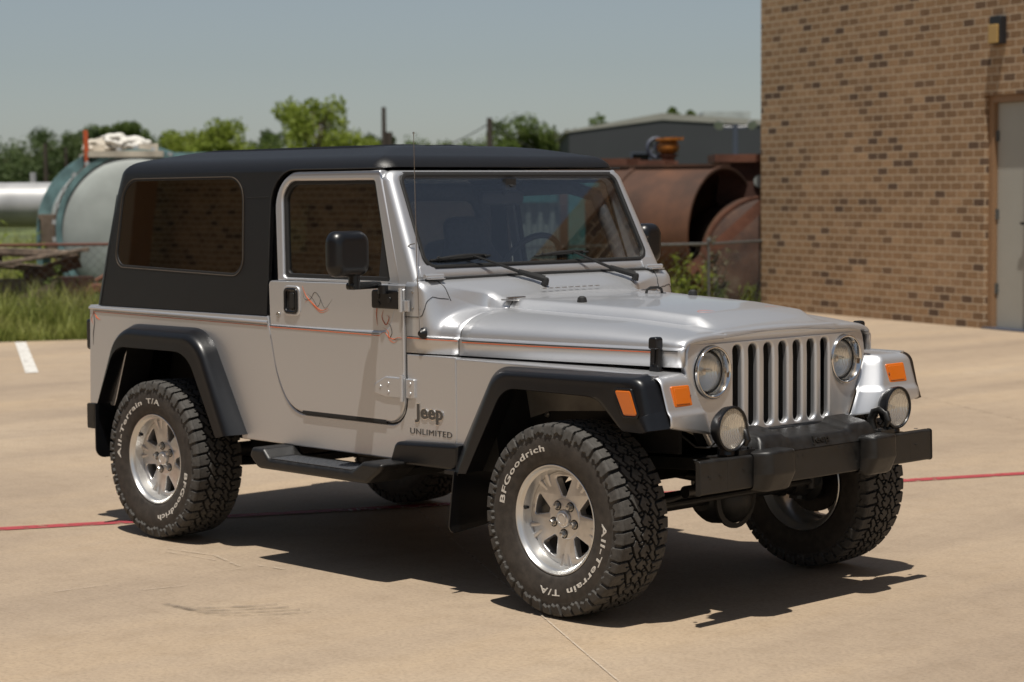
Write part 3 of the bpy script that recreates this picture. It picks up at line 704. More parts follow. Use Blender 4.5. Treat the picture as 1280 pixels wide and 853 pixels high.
# ---- windscreen
SX, SZ = -.444, .896
def wsmap(u, v, w):
    if w < -.03: w = -.03+(w+.03)*lerp(1.0, .25, min(1, max(0, v/.5)))
    return Vector((-.890+SX*v+SZ*w, u, 1.245+SZ*v-SX*w))
WO = rpoly([(-.745, .0), (.745, .0), (.711, .518, .05), (-.711, .518, .05)], 8)
WH = rpoly([(-.668, .058, .05), (.668, .058, .05), (.645, .484, .045), (-.645, .484, .045)], 8)
def ring_in(P, d): return [(x-d*(1 if x > 0 else -1), z+(d if z < .2 else -d)) for x, z in P]
WO = rpoly([(-.745, .0, .004), (.745, .0, .004), (.704, .516, .05), (-.704, .516, .05)], 8)
mb = MB(); rows = [[wsmap(x, z, -.120) for x, z in WO], [wsmap(x, z, -.034) for x, z in WO]]
for q in range(1, 9):
    a = pi/2*q/8; rows.append([wsmap(x, z, -.034*(1-sin(a))) for x, z in ring_in(WO, .034*(1-cos(a)))])
rows += [[wsmap(x, z, 0) for x, z in ring_in(WH, -.010)], [wsmap(x, z, -.003) for x, z in ring_in(WH, -.003)], [wsmap(x, z, -.010) for x, z in WH], [wsmap(x, z, -.04) for x, z in WH], [wsmap(x, z, -.12) for x, z in WH]]
mb.grid(rows, cv=True)
wf = obj('windshield_frame', mb, 'silver_paint', car, ang=50, recalc=True)
mb = MB()
mb.prism(rpoly([(-.674, .052, .055), (.674, .052, .055), (.651, .490, .05), (-.651, .490, .05)], 8), [rpoly([(-.657, .067, .045), (.657, .067, .045), (.635, .474, .04), (-.635, .474, .04)], 8)], wsmap, -.02, .006, .004)
obj('windshield_seal', mb, 'rubber', wf)
mb = MB(); mb.prism(rpoly([(-.660, .064, .05), (.660, .064, .05), (.640, .480, .045), (-.640, .480, .045)], 8), [], wsmap, -.008, -.003); obj('windshield_glass', mb, 'windshield_glass', wf, weighted=False)
mb = MB()   # joint line + screws on the frame sides, black base gasket
for sg in (-1, 1):
    mb.tube([(-1.035, sg*.7215, 1.335), (-.99, sg*.7235, 1.372), (-.955, sg*.716, 1.392), (-.948, sg*.700, 1.395)], .0022, 6, 1)
    for x, z in ((-.985, 1.325), (-.955, 1.285), (-1.0, 1.36)): mb.lathe([(0, .006), (.002, .005), (.0025, 0)], 10, (x, sg*(.7375-LEAN*.9*(z-1.07)), z), (0, sg, 0), 0)
obj('frame_screws', mb, ['bolt', 'tan_trim'], wf, weighted=False)
mb = MB(); mb.tube([(-.880, -.70, 1.2475), (-.877, 0, 1.254), (-.880, .70, 1.2475)], .0075, 8); obj('cowl_gasket', mb, 'rubber', wf)
for sg in (-1, 1):   # outer hinges between cowl and windscreen frame
    mb = MB(); mb.cyl((-.872, sg*.715, 1.262), (-.872, sg*.615, 1.262), .0095, n=14); mb.box((-.872, min(sg*.705, sg*.625), 1.250), (-.845, max(sg*.705, sg*.625), 1.254))
    mb.prism(rpoly([(-.045, .0), (.045, .0), (.04, .05, .01), (-.04, .05, .01)], 3), [], lambda u, v, w: wsmap(sg*.665+u, v+.015, w), -.002, .004, .002)
    obj('windshield_hinge', mb, 'silver_paint', wf)
# wipers
def wiper(py, by0, by1, px=-.80, pz=1.222):
    c = (by0+by1)/2
    W = lambda y, v, w_: wsmap(y, v, w_)
    mb = MB(); tip = W(c+.05, .098, .020)
    mb.lathe([(0, .016), (.022, .014), (.030, .010), (.031, 0)], 14, (px, py, pz-.012), (.35, 0, .93))
    mb.tube([(px, py, pz+.012), Vector((px-.03, py-.04, pz+.026)), Vector((px-.055, py-.10, pz+.045))], [.014, .013, .011], 8)
    mb.tube([Vector((px-.055, py-.10, pz+.045)), tip], [.0075, .004], 6)
    a = obj('wiper', mb, 'rubber', car)
    mb = MB(); n = 13
    mb.tube([W(lerp(by0, by1, k/(n-1)), .088+.012*k/(n-1), .003) for k in range(n)], .0045, 6)
    mb.tube([W(lerp(by0+.03, by1-.03, k/(n-1)), .090+.012*k/(n-1), .010+.012*sin(pi*k/(n-1))) for k in range(n)], [.003+.004*sin(pi*k/(n-1)) for k in range(n)], 6)
    for t in (.12, .3, .7, .88): q = lerp(by0, by1, t); mb.tube([W(q, .092, .001), W(q, .096, .016)], .005, 6)
    obj('wiper_blade', mb, 'rubber', a)
wiper(-.10, -.635, -.29); wiper(.46, -.035, .30)

# ---- hard top
def rring(d, z, corner):
    """plan outline of the roof shell inset by d at height z"""
    hw = .757-LEAN*(min(z, 1.66)-1.07)-d
    xr = interp(z, [1.07, 1.42, 1.60, 1.70], [-3.290, -3.212, -3.162, -3.125])+d
    xf = -1.124-d*.9
    rc = max(.02, corner-d)
    rf = max(.02, .09-d)
    return rpoly([(xf, -hw, rf), (xf, hw, rf), (xr, hw, rc), (xr, -hw, rc)], 8)
rings = []
for z in (1.068, 1.2, 1.35, 1.5, 1.6, 1.66): rings.append([(x, y, z) for x, y in rring(0, z, .10)])
R = .115; zt0 = 1.682; 
for k in range(1, 9):
    a = pi/2*k/8; d = R*(1-cos(a)); z = zt0+(1.785-zt0)*sin(a)
    rings.append([(x, y, z) for x, y in rring(d, min(z, 1.70), .10)])
for k in range(1, 7):
    d = R+(.58-R+.03)*k/6*.98; z = 1.785+.028*(1-(1-k/6)**2); rings.append([(x, y, z) for x, y in rring(d, 1.7, .10)])
def roofz(ring):
    out = []
    for x, y, z in ring:
        if z > 1.69: # droop toward the windscreen and the rear
            z -= .030*smooth((x+1.45)/.34)*((z-1.69)/.1)*1.0 + .035*smooth((-2.75-x)/.40)*((z-1.69)/.1)
        out.append(Vector((x, y, z)))
    return out
rings = [roofz(r) for r in rings]
mb = MB(); mb.grid(rings, cv=True); n = len(rings[0])
# close the middle strip
last = rings[-1]; half = n//2
mb.add(last, [tuple(range(n))])
top = obj('hard_top', mb, 'textured_top', car, ang=None, recalc=True, weighted=False)
s_ = top.modifiers.new('s', 'SOLIDIFY'); s_.thickness = .018; s_.offset = -1
cut = []
c = MB(); c.prism(rpoly([(-1.877, .9), (-1.877, 1.703, .155), (-1.16, 1.705), (-1.12, 1.712), (-.9, 1.712), (-.9, .9)], 10), [], lambda u, v, w: Vector((u, w, v)), 1.2, -1.2); cut.append(c)
WIN = [(-3.090, 1.256, .065), (-3.040, 1.675, .12), (-2.086, 1.679, .11), (-2.060, 1.234, .075)]
c = MB(); c.prism(rpoly(WIN, 8), [], lambda u, v, w: Vector((u, w, v)), 1.2, -1.2); cut.append(c)
c = MB(); c.prism(rpoly([(-.55, 1.14, .06), (.55, 1.14, .06), (.50, 1.60, .08), (-.50, 1.60, .08)], 8), [], lambda u, v, w: Vector((w, u, v)), -4, -2.9); cut.append(c)
bake_bool(top, cut)
MSEAM = []
for sg in (-1, 1):
    g = MB(); g.prism(rpoly(WIN, 8), [], side(sg, .757, LEAN), -.010, -.003, 0)
    obj('side_window', g, 'privacy_glass', top, weighted=False)
    g = MB(); pts = [side(sg, .7585, LEAN)(u, v, 0) for u, v in rpoly(WIN, 8)]
    g.tube(pts, .0020, 6, 0, closed=True); obj('window_trim', g, 'tan_trim', top)
    g = MB(); g.prism(rpoly(WIN, 8), [rpoly([(-3.078, 1.268, .06), (-3.030, 1.664, .11), (-2.096, 1.668, .10), (-2.071, 1.246, .07)], 8)], side(sg, .757, LEAN), -.016, .0006, .002); obj('window_seal', g, 'rubber', top)
    g = MB()   # moulding seams
    g.tube([Vector((x, sg*(.7575-LEAN*(z-1.07)), z)) for x, z in ((-3.20, 1.072), (-3.165, 1.25), (-3.125, 1.45), (-3.095, 1.6))], .0016, 5)
    g.tube([Vector((x, sg*(.7575-LEAN*(z-1.07)), z)) for x, z in ((-2.055, 1.585), (-1.882, 1.588))], .0016, 5)
    g.tube([Vector((x, sg*(.757-LEAN*(z-1.07)+.004), z)) for x, z in rpoly([(-1.870, 1.222), (-1.881, 1.706, .155), (-1.13, 1.706)], 8, False)], .0035, 6)
    MSEAM.append(obj('moulding_seam', g, 'chassis_black', top, weighted=False))
g = MB(); g.prism(rpoly([(-.55, 1.14, .06), (.55, 1.14, .06), (.50, 1.60, .08), (-.50, 1.60, .08)], 8), [], lambda u, v, w: Vector((interp(v, [1.07, 1.42, 1.60], [-3.275, -3.197, -3.147]), u, v)), 0, .004); obj('rear_window', g, 'privacy_glass', top, weighted=False)
g = MB()
for y in (-.38, -.13, .13, .38):
    rows = []
    for k in range(21):
        x = -2.95+1.45*k/20; h = .009*smooth(k/2.5)*smooth((20-k)/2.5); zb = interp(x, [-3.0, -2.75, -1.45], [1.780, 1.798, 1.8035])-.0 + (.008 if abs(y) < .2 else 0)
        rows.append([Vector((x, y+dy, zb+dz)) for dy, dz in ((-.03, -.004), (-.02, h), (.02, h), (.03, -.004))])
    g.grid(rows)
RIB = obj('roof_rib', g, 'textured_top', top)
# inner headliner so the cabin is dark
g = MB(); g.box((-1.14, -.62, 1.66), (-1.10, .62, 1.69)); obj('header_rail', g, 'interior', top)
SPLIT = []
# ---- front fenders
def build_fender(sg):
    mb = MB(); rows = []
    nv = 22
    for k in range(nv+1):
        v = k/nv; xf = .410+.073*smooth(v/.30)+.020*v; zb = lerp(.690, .749, v)
        lean = .022*smooth(v*3)
        pr = [(-.643, .945), (-.3, .944), (.10, .941), (.28, .937), (xf-lean-.062, .934)]
        for q in range(1, 7):
            a = pi/2*q/6; pr.append((xf-lean-.062+.045*sin(a), .889+.045*cos(a)))
        pr += [(xf-lean*.28-.010, .815), (xf-.010, .803), (xf-.002, .795), (xf+.002, .785), (xf+.004, zb+.012), (xf, zb+.003), (xf-.010, zb), (xf-.03, zb+.004)]
        row = []
        for x, z in pr:
            yin = interp(z, [.69, .93, .95], [.418, .535, .54]); y = lerp(yin, .757, v)
            if v > .93 and z > .90: z -= (v-.93)/.07*.006
            row.append(Vector((x, sg*y, z)))
        rows.append(row)
    mb.grid(rows if sg > 0 else rows[::-1])
    # outer side skin behind the wheel and above the arch
    sk = [(-.641, .942), (-.641, .600)] + rpoly([(-.600, .600), (-.385, .885, .1), (.40, .900), (.432, .939)], 6, False)
    mb.prism(sk, [], side(sg, .735), 0, .0215, .003)
    o = obj('front_fender', mb, 'silver_paint', car, ang=38)
    s_ = o.modifiers.new('sol', 'SOLIDIFY'); s_.thickness = .003; s_.offset = -1
    return o
fenders = {sg: build_fender(sg) for sg in (-1, 1)}
# hood side splash strip under the hood edge (visible line)
def curve3(ctrl, y, seg=8): return [(p[0], y, p[1]) for p in rpoly(ctrl, seg, False)]
def build_flare(name, L, C, J, sg, yc=.838, yl=.842):
    Lp = [Vector(p) for p in rpoly(L, 8, False)]; Cp = [Vector(p) for p in rpoly(C, 8, False)]; Jp = [Vector(p) for p in rpoly(J, 8, False)]
    rows = []; k = len(Lp)
    for i in range(k):
        l = Vector((Lp[i].x, yl, Lp[i].y)); c = Vector((Cp[i].x, yc, Cp[i].y)); j = Vector((Jp[i].x, .7572, Jp[i].y))
        c2 = c+Vector((0, .006, 0)); row = [j-Vector((0, .02, 0)), j, j.lerp(c, .35), j.lerp(c, .62)]
        a = j.lerp(c, .62); b = c.lerp(l, .38)
        for q in range(1, 8):
            t = q/7; row.append(a*(1-t)**2+2*t*(1-t)*c2+b*t*t)
        row += [c.lerp(l, .6), c.lerp(l, .93), l, l+Vector((0, -.006, 0))+(l-c)*.04, l+Vector((0, -.016, 0))+(l-c)*.0, l+Vector((0, -.018, 0))+(c-l)*.25, Vector((lerp(l.x, c.x, .45), .77, lerp(l.z, c.z, .45))), Vector((lerp(l.x, c.x, .5), .715, lerp(l.z, c.z, .5)))]
        rows.append([Vector((p.x, sg*p.y, p.z)) for p in row])
    # finer along straight runs
    fine = []
    for i in range(k-1):
        n_ = max(1, int((rows[i][1]-rows[i+1][1]).length/.06))
        for q in range(n_): fine.append([a.lerp(b, q/n_) for a, b in zip(rows[i], rows[i+1])])
    fine.append(rows[-1])
    mb = MB(); mb.grid(fine if sg > 0 else [r[::-1] for r in fine]); n_ = len(rows[0])
    mb.add(rows[0], [tuple(range(n_))]); mb.add(rows[-1], [tuple(range(n_))[::-1]])
    return obj(name, mb, 'black_plastic', car, ang=50, recalc=True)
for sg in (-1, 1):
    build_flare('rear_flare', [(-3.115, .60), (-2.962, .885, .14), (-2.372, .885, .17), (-2.158, .510)], [(-3.118, .605), (-2.945, .968, .17), (-2.298, .962, .18), (-2.088, .525)], [(-3.165, .612), (-2.990, .990, .19), (-2.305, .992, .20), (-2.030, .530)], sg)
    fl = build_flare('front_flare', [(-.497, .503), (-.285, .856, .12), (.215, .853, .12), (.343, .737, .05), (.44, .735)], [(-.560, .497), (-.335, .918, .12), (.425, .928, .05), (.447, .800, .02), (.462, .744)], [(-.668, .492), (-.408, .928, .14), (.425, .940, .06), (.478, .815, .02), (.503, .750)], sg)
    m_ = MB(); SM = rpoly([(.308, .885, .008), (.388, .887, .010), (.424, .796, .010), (.355, .794, .012)], 5)
    m_.prism(rpoly([(.300, .893, .01), (.394, .895, .014), (.433, .788, .014), (.348, .786, .016)], 5), [SM], side(sg, .838), 0, .0085, .003, mi=1); m_.prism(SM, [], side(sg, .838), 0, .0095, .006, mi=0)
    for a in range(5): pass
    obj('side_marker', m_, ['amber', 'black_plastic'], fl)
    # turn signals on the fender face
    t = MB(); T = Matrix.Translation((.4635, sg*.655, .857)) @ Matrix.Rotation(radians(-14), 4, 'Y') @ Matrix.Rotation(radians(-sg*5), 4, 'Z')
    mpf = lambda u, v, w: T @ Vector((w, u, v))
    t.prism(rpoly([(-.055, -.040, .008), (.055, -.040, .008), (.055, .040, .008), (-.055, .040, .008)], 4), [], mpf, -.03, .006, .005)
    t.prism(rpoly([(-.044, -.030, .004), (.040, -.030, .004), (.040, .030, .004), (-.044, .030, .004)], 3), [], mpf, .004, .0085, .002)
    obj('turn_signal', t, 'amber', fenders[sg])
    t = MB(); t.lathe([(0, .0035), (.002, .003), (.002, 0)], 8, T @ Vector((.008, sg*-.048, .0)), (1, 0, .3)); obj('signal_screw', t, 'bolt', fenders[sg], weighted=False)
    # rocker guard, mud flaps
    r = MB()
    r.prism(rpoly([(-1.012, .496), (-.975, .588, .035), (-.63, .603), (-.59, .60), (-.60, .498)], 5), [], side(sg, .757), -.02, .042, .016, 4); obj('rocker_guard', r, 'black_plastic', car)
    r = MB(); r.prism(rpoly([(-.600, .275, .05), (-.845, .250, .035), (-.845, .505), (-.60, .52)], 6), [], lambda u, v, w: Vector((-.565-.10*smooth((.55-v)/.3)*.35+w, -sg*u, v)), 0, .006, .002)
    r.box((-.63, min(sg*.62, sg*.835), .49), (-.55, max(sg*.62, sg*.835), .505)); obj('mud_flap', r, 'black_plastic', car)
    r = MB(); r.prism(rpoly([(-.64, .335, .04), (-.845, .335, .05), (-.845, .600), (-.64, .60)], 6), [], lambda u, v, w: Vector((-3.135+w, -sg*u, v)), 0, .006, .002); obj('mud_flap', r, 'black_plastic', car)
    # side step
    r = MB(); prof = rpoly([(-1.800, .470, .02), (-1.780, .508, .015), (-1.700, .508, .02), (-1.660, .468, .03), (-1.100, .468, .03), (-1.035, .510, .02), (-.905, .510, .012), (-.925, .480, .02), (-1.010, .420, .04), (-1.740, .420, .05)], 5)
    r.prism(prof, [], side(sg, .735), 0, .190, .016, 4); stp = obj('side_step', r, 'bumper_black', car)
    r = MB(); r.prism([(-1.655, .775), (-1.655, .915), (-1.115, .915), (-1.115, .775)], [], lambda u, v, w: Vector((u, sg*v, .4685+w)), 0, .002); obj('tread_pad', r, 'step_pad', stp)
    r = MB()
    for x in (-1.70, -1.05): r.box((x-.03, min(sg*.42, sg*.80), .43), (x+.03, max(sg*.42, sg*.80), .46))
    SPLIT.append(obj('step_bracket', r, 'chassis_black', stp))
    # tail lamp
    r = MB(); r.prism(rpoly([(-.09, .845, .015), (.09, .845, .015), (.09, .995, .015), (-.09, .995, .015)], 4), [], lambda u, v, w: Vector((-3.30-w, sg*.66+u, v)), 0, .045, .01); obj('tail_lamp', r, 'black_plastic', car)

# ---- grille
GO = [(0, 1.078), (.30, 1.076), (.42, 1.069), (.485, 1.052), (.522, 1.022), (.538, .985), (.541, .93), (.525, .87), (.432, .69), (.405, .640), (0, .640)]
gm = lambda u, v, w: Vector((.412-.10*max(0, v-.975)**1.0*.9-.02*(u/.54)**2+w, u, v))
outl = [(y, z) for y, z in GO[::-1]][0:0]
right = [(-y, z) for y, z in GO[:-1]]; left = [(y, z) for y, z in GO[:-1]]
outl = rpoly([( .0, .640), (.400, .640, .02), (.432, .69, .03), (.530, .875, .08), (.548, .95, .08), (.535, 1.055, .075), (.33, 1.077, .2), (0, 1.080), (-.33, 1.077, .2), (-.535, 1.055, .075), (-.548, .95, .08), (-.530, .875, .08), (-.432, .69, .03), (-.400, .640, .02)], 8)
outl = subdiv(outl, .04, True)
holes = []
for k in range(7):
    yc = (k-3)*.0885; holes.append(subdiv(rpoly([(yc-.0245, .705, .022), (yc+.0245, .705, .022), (yc+.0245, 1.018, .022), (yc-.0245, 1.018, .022)], 5), .04, True))
LAMPY, LAMPZ = .405, .925
for sg in (-1, 1): holes.append([(sg*LAMPY+.093*cos(2*pi*k/40), LAMPZ+.093*sin(2*pi*k/40)) for k in range(40)])
mb = MB(); mb.prism(outl, holes, gm, -.024, .0, .012, 4)
grille = obj('grille', mb, 'silver_paint', car, ang=40)
# slanted inner walls of the slots seen as grey blades, radiator mesh behind
mb = MB()
for k in range(7):
    yc = (k-3)*.0885
    mb.prism(rpoly([(yc+.008, .712, .004), (yc+.030, .705, .004), (yc+.030, 1.016, .004), (yc+.008, 1.006, .004), (yc+.016, .985, .005), (yc+.016, .735, .005)], 3), [], gm, -.060, -.040, .002)
pass
mb = MB()
mb.box((.335, -.34, .66), (.338, .34, 1.05))
for k in range(46): z = .67+k*.0082; mb.box((.3385, -.335, z), (.341, .335, z+.003))
for k in range(85): y = -.335+k*.008; mb.box((.3412, y, .67), (.3425, y+.002, 1.04))
obj('radiator_mesh', mb, 'rubber', grille, weighted=False)
mb = MB(); mb.prism(shr := [(y*.97, .64+(z-.64)*.975) for y, z in outl], [], gm, -.09, -.0855); obj('radiator_support', mb, 'chassis_black', grille, weighted=False)
for sg in (-1, 1):
    o = (.404, sg*LAMPY, LAMPZ)
    b = MB(); b.lathe([(-.050, .074), (-.034, .0755), (-.020, .079), (.0, .0865), (.006, .0905), (.0075, .0945), (.005, .0985), (-.004, .100)], 48, o, (1, 0, 0)); bz = obj('headlight', b, 'chrome', car, ang=60)
    b = MB(); b.lathe([(-.075, .010), (-.070, .03), (-.060, .055), (-.044, .073), (-.040, .0745)], 40, o, (1, 0, 0), cap0=True); obj('reflector', b, 'reflector', bz, ang=60)
    b = MB(); b.lathe([(-.034, .0755), (-.026, .073), (-.019, .062), (-.013, .043), (-.010, .022), (-.0095, .006)], 40, o, (1, 0, 0), cap1=True); obj('lens', b, 'headlamp_glass', bz, ang=60)
    b = MB(); b.lathe([(-.034, .0745), (-.028, .0775), (-.023, .0765), (-.026, .0735)], 40, o, (1, 0, 0)); obj('lens_gasket', b, 'rubber', bz)
    b = MB(); b.lathe([(-.072, .016), (-.050, .016), (-.044, .012), (-.042, .0)], 20, o, (1, 0, 0)); b.box((o[0]-.058, o[1]-.05, o[2]-.002), (o[0]-.050, o[1]+.05, o[2]+.004)); obj('bulb_shield', b, 'chrome', bz)

# ---- front bumper
mb = MB()
def xprism(mb, prof, y0, y1, r=.006): mb.prism(rpoly(prof, 4), [], lambda u, v, w: Vector((u, w, v)), y0, y1, r, 3)
bp_ = [(.500, .633, .004), (.603, .633, .010), (.606, .510, .010), (.500, .510, .004), (.500, .516), (.597, .516), (.597, .627), (.500, .627)]
mb.prism(rpoly(bp_, 3), [], lambda u, v, w: Vector((u, w, v)), -.560, .560)
bq_ = [(.572, .633, .004), (.603, .633, .010), (.606, .510, .010), (.572, .510, .004), (.572, .516), (.597, .516), (.597, .627), (.572, .627)]
for sg in (-1, 1): mb.prism(rpoly(bq_, 3), [], lambda u, v, w: Vector((u, w, v)), sg*.5605, sg*.705)
for sg in (-1, 1): mb.prism(rpoly([(.582, .635, .004), (.605, .635, .012), (.608, .508, .012), (.582, .508, .004)], 4), [], lambda u, v, w: Vector((u, w, v)), sg*.704, sg*.711, .002)
bumper = obj('front_bumper', mb, 'bumper_black', car, ang=30)
mb = MB()    # bolt holes and slots on the bar
for y, z in ((-.60, .575), (-.66, .575), (-.47, .585), (-.205, .60), (-.20, .545), (-.15, .603), (-.12, .604), (.10, .615), (.14, .617), (.20, .598), (.21, .548), (.60, .580)):
    mb.box((.6050, y-.007, z-.0025), (.6068, y+.007, z+.0025)) if abs(y) > .4 else mb.lathe([(0, .0035), (.0004, .003), (.0004, 0)], 8, (.6062, y, z), (1, 0, 0))
for sg in (-1, 1): mb.lathe([(0, .009), (.001, .008), (.001, 0)], 10, (.55, sg*.675, .6335), (0, 0, 1))
BH = obj('bolt_hole', mb, 'rubber', bumper, weighted=False)
for sg in (-1, 1):   # moulded corner pads
    mb = MB(); rows = []
    ys = [.418, .412, .395, .37, .26, .243, .232, .228]; ex = [.0, .022, .046, .060, .060, .052, .030, .0]
    for y, e in zip(ys, ex):
        e2 = e+.003; t = e/.060
        pr = rpoly([(.52, .636+.012*t), (.606+e2, .637+.010*t, .014), (.606+e2+.004*t, .560, .02), (.606+e2*.45, .500-.010*t, .02), (.53, .505-.005*t)], 5, False)
        rows.append([Vector((x, sg*y, z)) for x, z in pr])
    mb.grid(rows if sg < 0 else rows[::-1]); obj('bumper_pad', mb, 'bumper_black', bumper, ang=50)
# centre cover with raised lettering
mb = MB(); rows = []
for y, h in ((-.36, 0), (-.345, .8), (-.33, 1.15), (-.21, 1.15), (-.19, .85), (-.17, .72), (.17, .72), (.19, .85), (.21, 1.15), (.33, 1.15), (.345, .8), (.36, 0)):
    rows.append([Vector((x, y, z)) for x, z in ((.604, .628), (.599, .634+.003*h), (.592-.005*h, .637+.020*h), (.588-.014*h, .640+.042*h), (.575-.020*h, .641+.048*h), (.45, .646+.060*h), (.42, .60))])
mb.grid(rows[::-1]); cv = obj('bumper_cover', mb, 'bumper_black', bumper, ang=50, recalc=True)
vs, fs, wd = text_mesh('Jeep', .050, 0, .0030, 1.05, .0008)
mb = MB(); mb.add([Vector((.5905-.010*(v[1]-.02)/.04+v[2], (v[0]-wd/2)*1.12, .6375+(v[1]+.010)*.70)) for v in vs], fs)
obj('raised_lettering', mb, 'bumper_black', cv, weighted=False, ang=None, weld=False)
# tow hooks and driving lamps
for sg in (-1, 1):
    h = MB(); y = sg*.432
    h.box((.50, y-.045, .634), (.59, y+.045, .652))
    h.tube([(.515, y, .650), (.510, y, .688), (.524, y, .720), (.552, y, .730), (.580, y, .716), (.590, y, .690), (.580, y, .668)], [.019, .018, .017, .016, .015, .014, .010], 12)
    for yy in (-.03, .03): h.lathe([(0, .010), (.008, .009), (.008, 0)], 6, (.575, y+yy, .652), (0, 0, 1))
    obj('tow_hook', h, 'bumper_black', bumper)
    f = MB(); o = (.575, sg*.507, .735)
    f.lathe([(-.062, .0), (-.060, .030), (-.045, .062), (-.020, .080), (.004, .0845), (.012, .084), (.015, .079), (.012, .075), (.006, .074)], 44, o, (1, 0, 0))
    f.box((.530, o[1]-.022, .632), (.575, o[1]+.022, .662)); f.cyl((.552, o[1], .66), (.552, o[1], .64), .03, .034, 16)
    fo = obj('driving_lamp', f, 'black_plastic', bumper, ang=50)
    f = MB(); f.lathe([(-.040, .006), (-.036, .03), (-.022, .055), (.002, .075)], 40, o, (1, 0, 0), cap0=True); obj('reflector', f, 'reflector', fo, ang=60)
    f = MB(); f.lathe([(.007, .076), (.010, .06), (.0125, .03), (.013, .005)], 40, o, (1, 0, 0), cap1=True); obj('lens', f, 'cloudy_glass', fo, ang=60)
    f = MB(); f.cyl((.540, o[1], o[2]), (.565, o[1], o[2]), .010, .007, 12); obj('bulb_shield', f, 'bolt', fo)
    f = MB(); f.tube([(.53, o[1]-sg*.0, .70), (.49, o[1]+sg*.02, .66), (.44, o[1]+sg*.04, .66), (.38, sg*.56, .70)], .004, 6); obj('lamp_cable', f, 'rubber', fo)
# rear bumper
mb = MB(); mb.prism(rpoly([(-3.375, .455, .01), (-3.375, .578, .012), (-3.31, .578, .005), (-3.31, .455, .005)], 4), [], lambda u, v, w: Vector((u, w, v)), -.735, .735, .006); 
obj('rear_bumper', mb, 'bumper_black', car)

# ---- badges
def side_text(body, x0, z0, size, y, mat_, parent, width=None, ext=.001, off=0, shear=0, name='lettering', sx=1.0):
    vs, fs, wd = text_mesh(body, size, shear, ext, 1.08, off)
    k = (width/wd) if width else sx
    mb = MB(); mb.add([Vector((x0+v[0]*k, -(y+v[2]), z0+v[1])) for v in vs], fs)
    return obj(name, mb, mat_, parent, weighted=False, ang=None, weld=False)
side_text('Jeep', -.880, .690, .080, .7588, 'chrome', body, None, .0012, .0048, 0, 'badge_plate', sx=1.10)
side_text('Jeep', -.880, .690, .080, .7610, 'badge_dark', body, None, .001, .0022, 0, 'badge', sx=1.10)
side_text('UNLIMITED', -.925, .622, .034, .7582, 'badge_dark', body, .258, .0008, .0, 0, 'lettering')
# antenna
mb = MB(); mb.lathe([(0, .024), (.006, .023), (.016, .014), (.022, .010), (.023, 0)], 18, (-.835, -.757, 1.035), (0, -1, 0)); ab = obj('antenna_base', mb, 'black_plastic', car)
mb = MB(); mb.tube([(-.835, -.775, 1.04), (-.850, -.7755, 1.3), (-.862, -.775, 1.84)], [.0026, .0018, .0014], 6); mb.lathe([(0, .0), (.002, .004), (.008, .004), (.010, 0)], 8, (-.862, -.775, 1.838), (0, 0, 1)); obj('antenna_mast', mb, 'bolt', ab)

# ---- wheels
NT = 1536
def sidewall():   # (t, r, groove weight, sidewall lug weight); t outward
    out = [(.100, .203), (.110, .209), (.116, .216), (.120, .226), (.1245, .245), (.1275, .265), (.1285, .285), (.1275, .302), (.1265, .309)]
    lug = [(t, r) for t, r in zip(np.linspace(.1262, .1185, 14), np.linspace(.3115, .346, 14))]
    sh = []
    for k in range(1, 9):
        a = pi/2*k/8; sh.append((.108+.0095*cos(a), .349+.0125*sin(a)))
    tread = [(t, .3625+.0065*(1-(t/.108)**2)) for t in np.linspace(.1055, -.1055, 104)]
    return out, lug, sh, tread
o_, l_, s__, t_ = sidewall()
prof = [(t, r, 0) for t, r in o_]+[(t, r, 1) for t, r in l_]+[(t, r, 2) for t, r in s__]+[(t, r, 3) for t, r in t_]
prof += [(-t, r, k) for t, r, k in ([(t, r, 0) for t, r in o_]+[(t, r, 1) for t, r in l_]+[(t, r, 2) for t, r in s__])[::-1]]
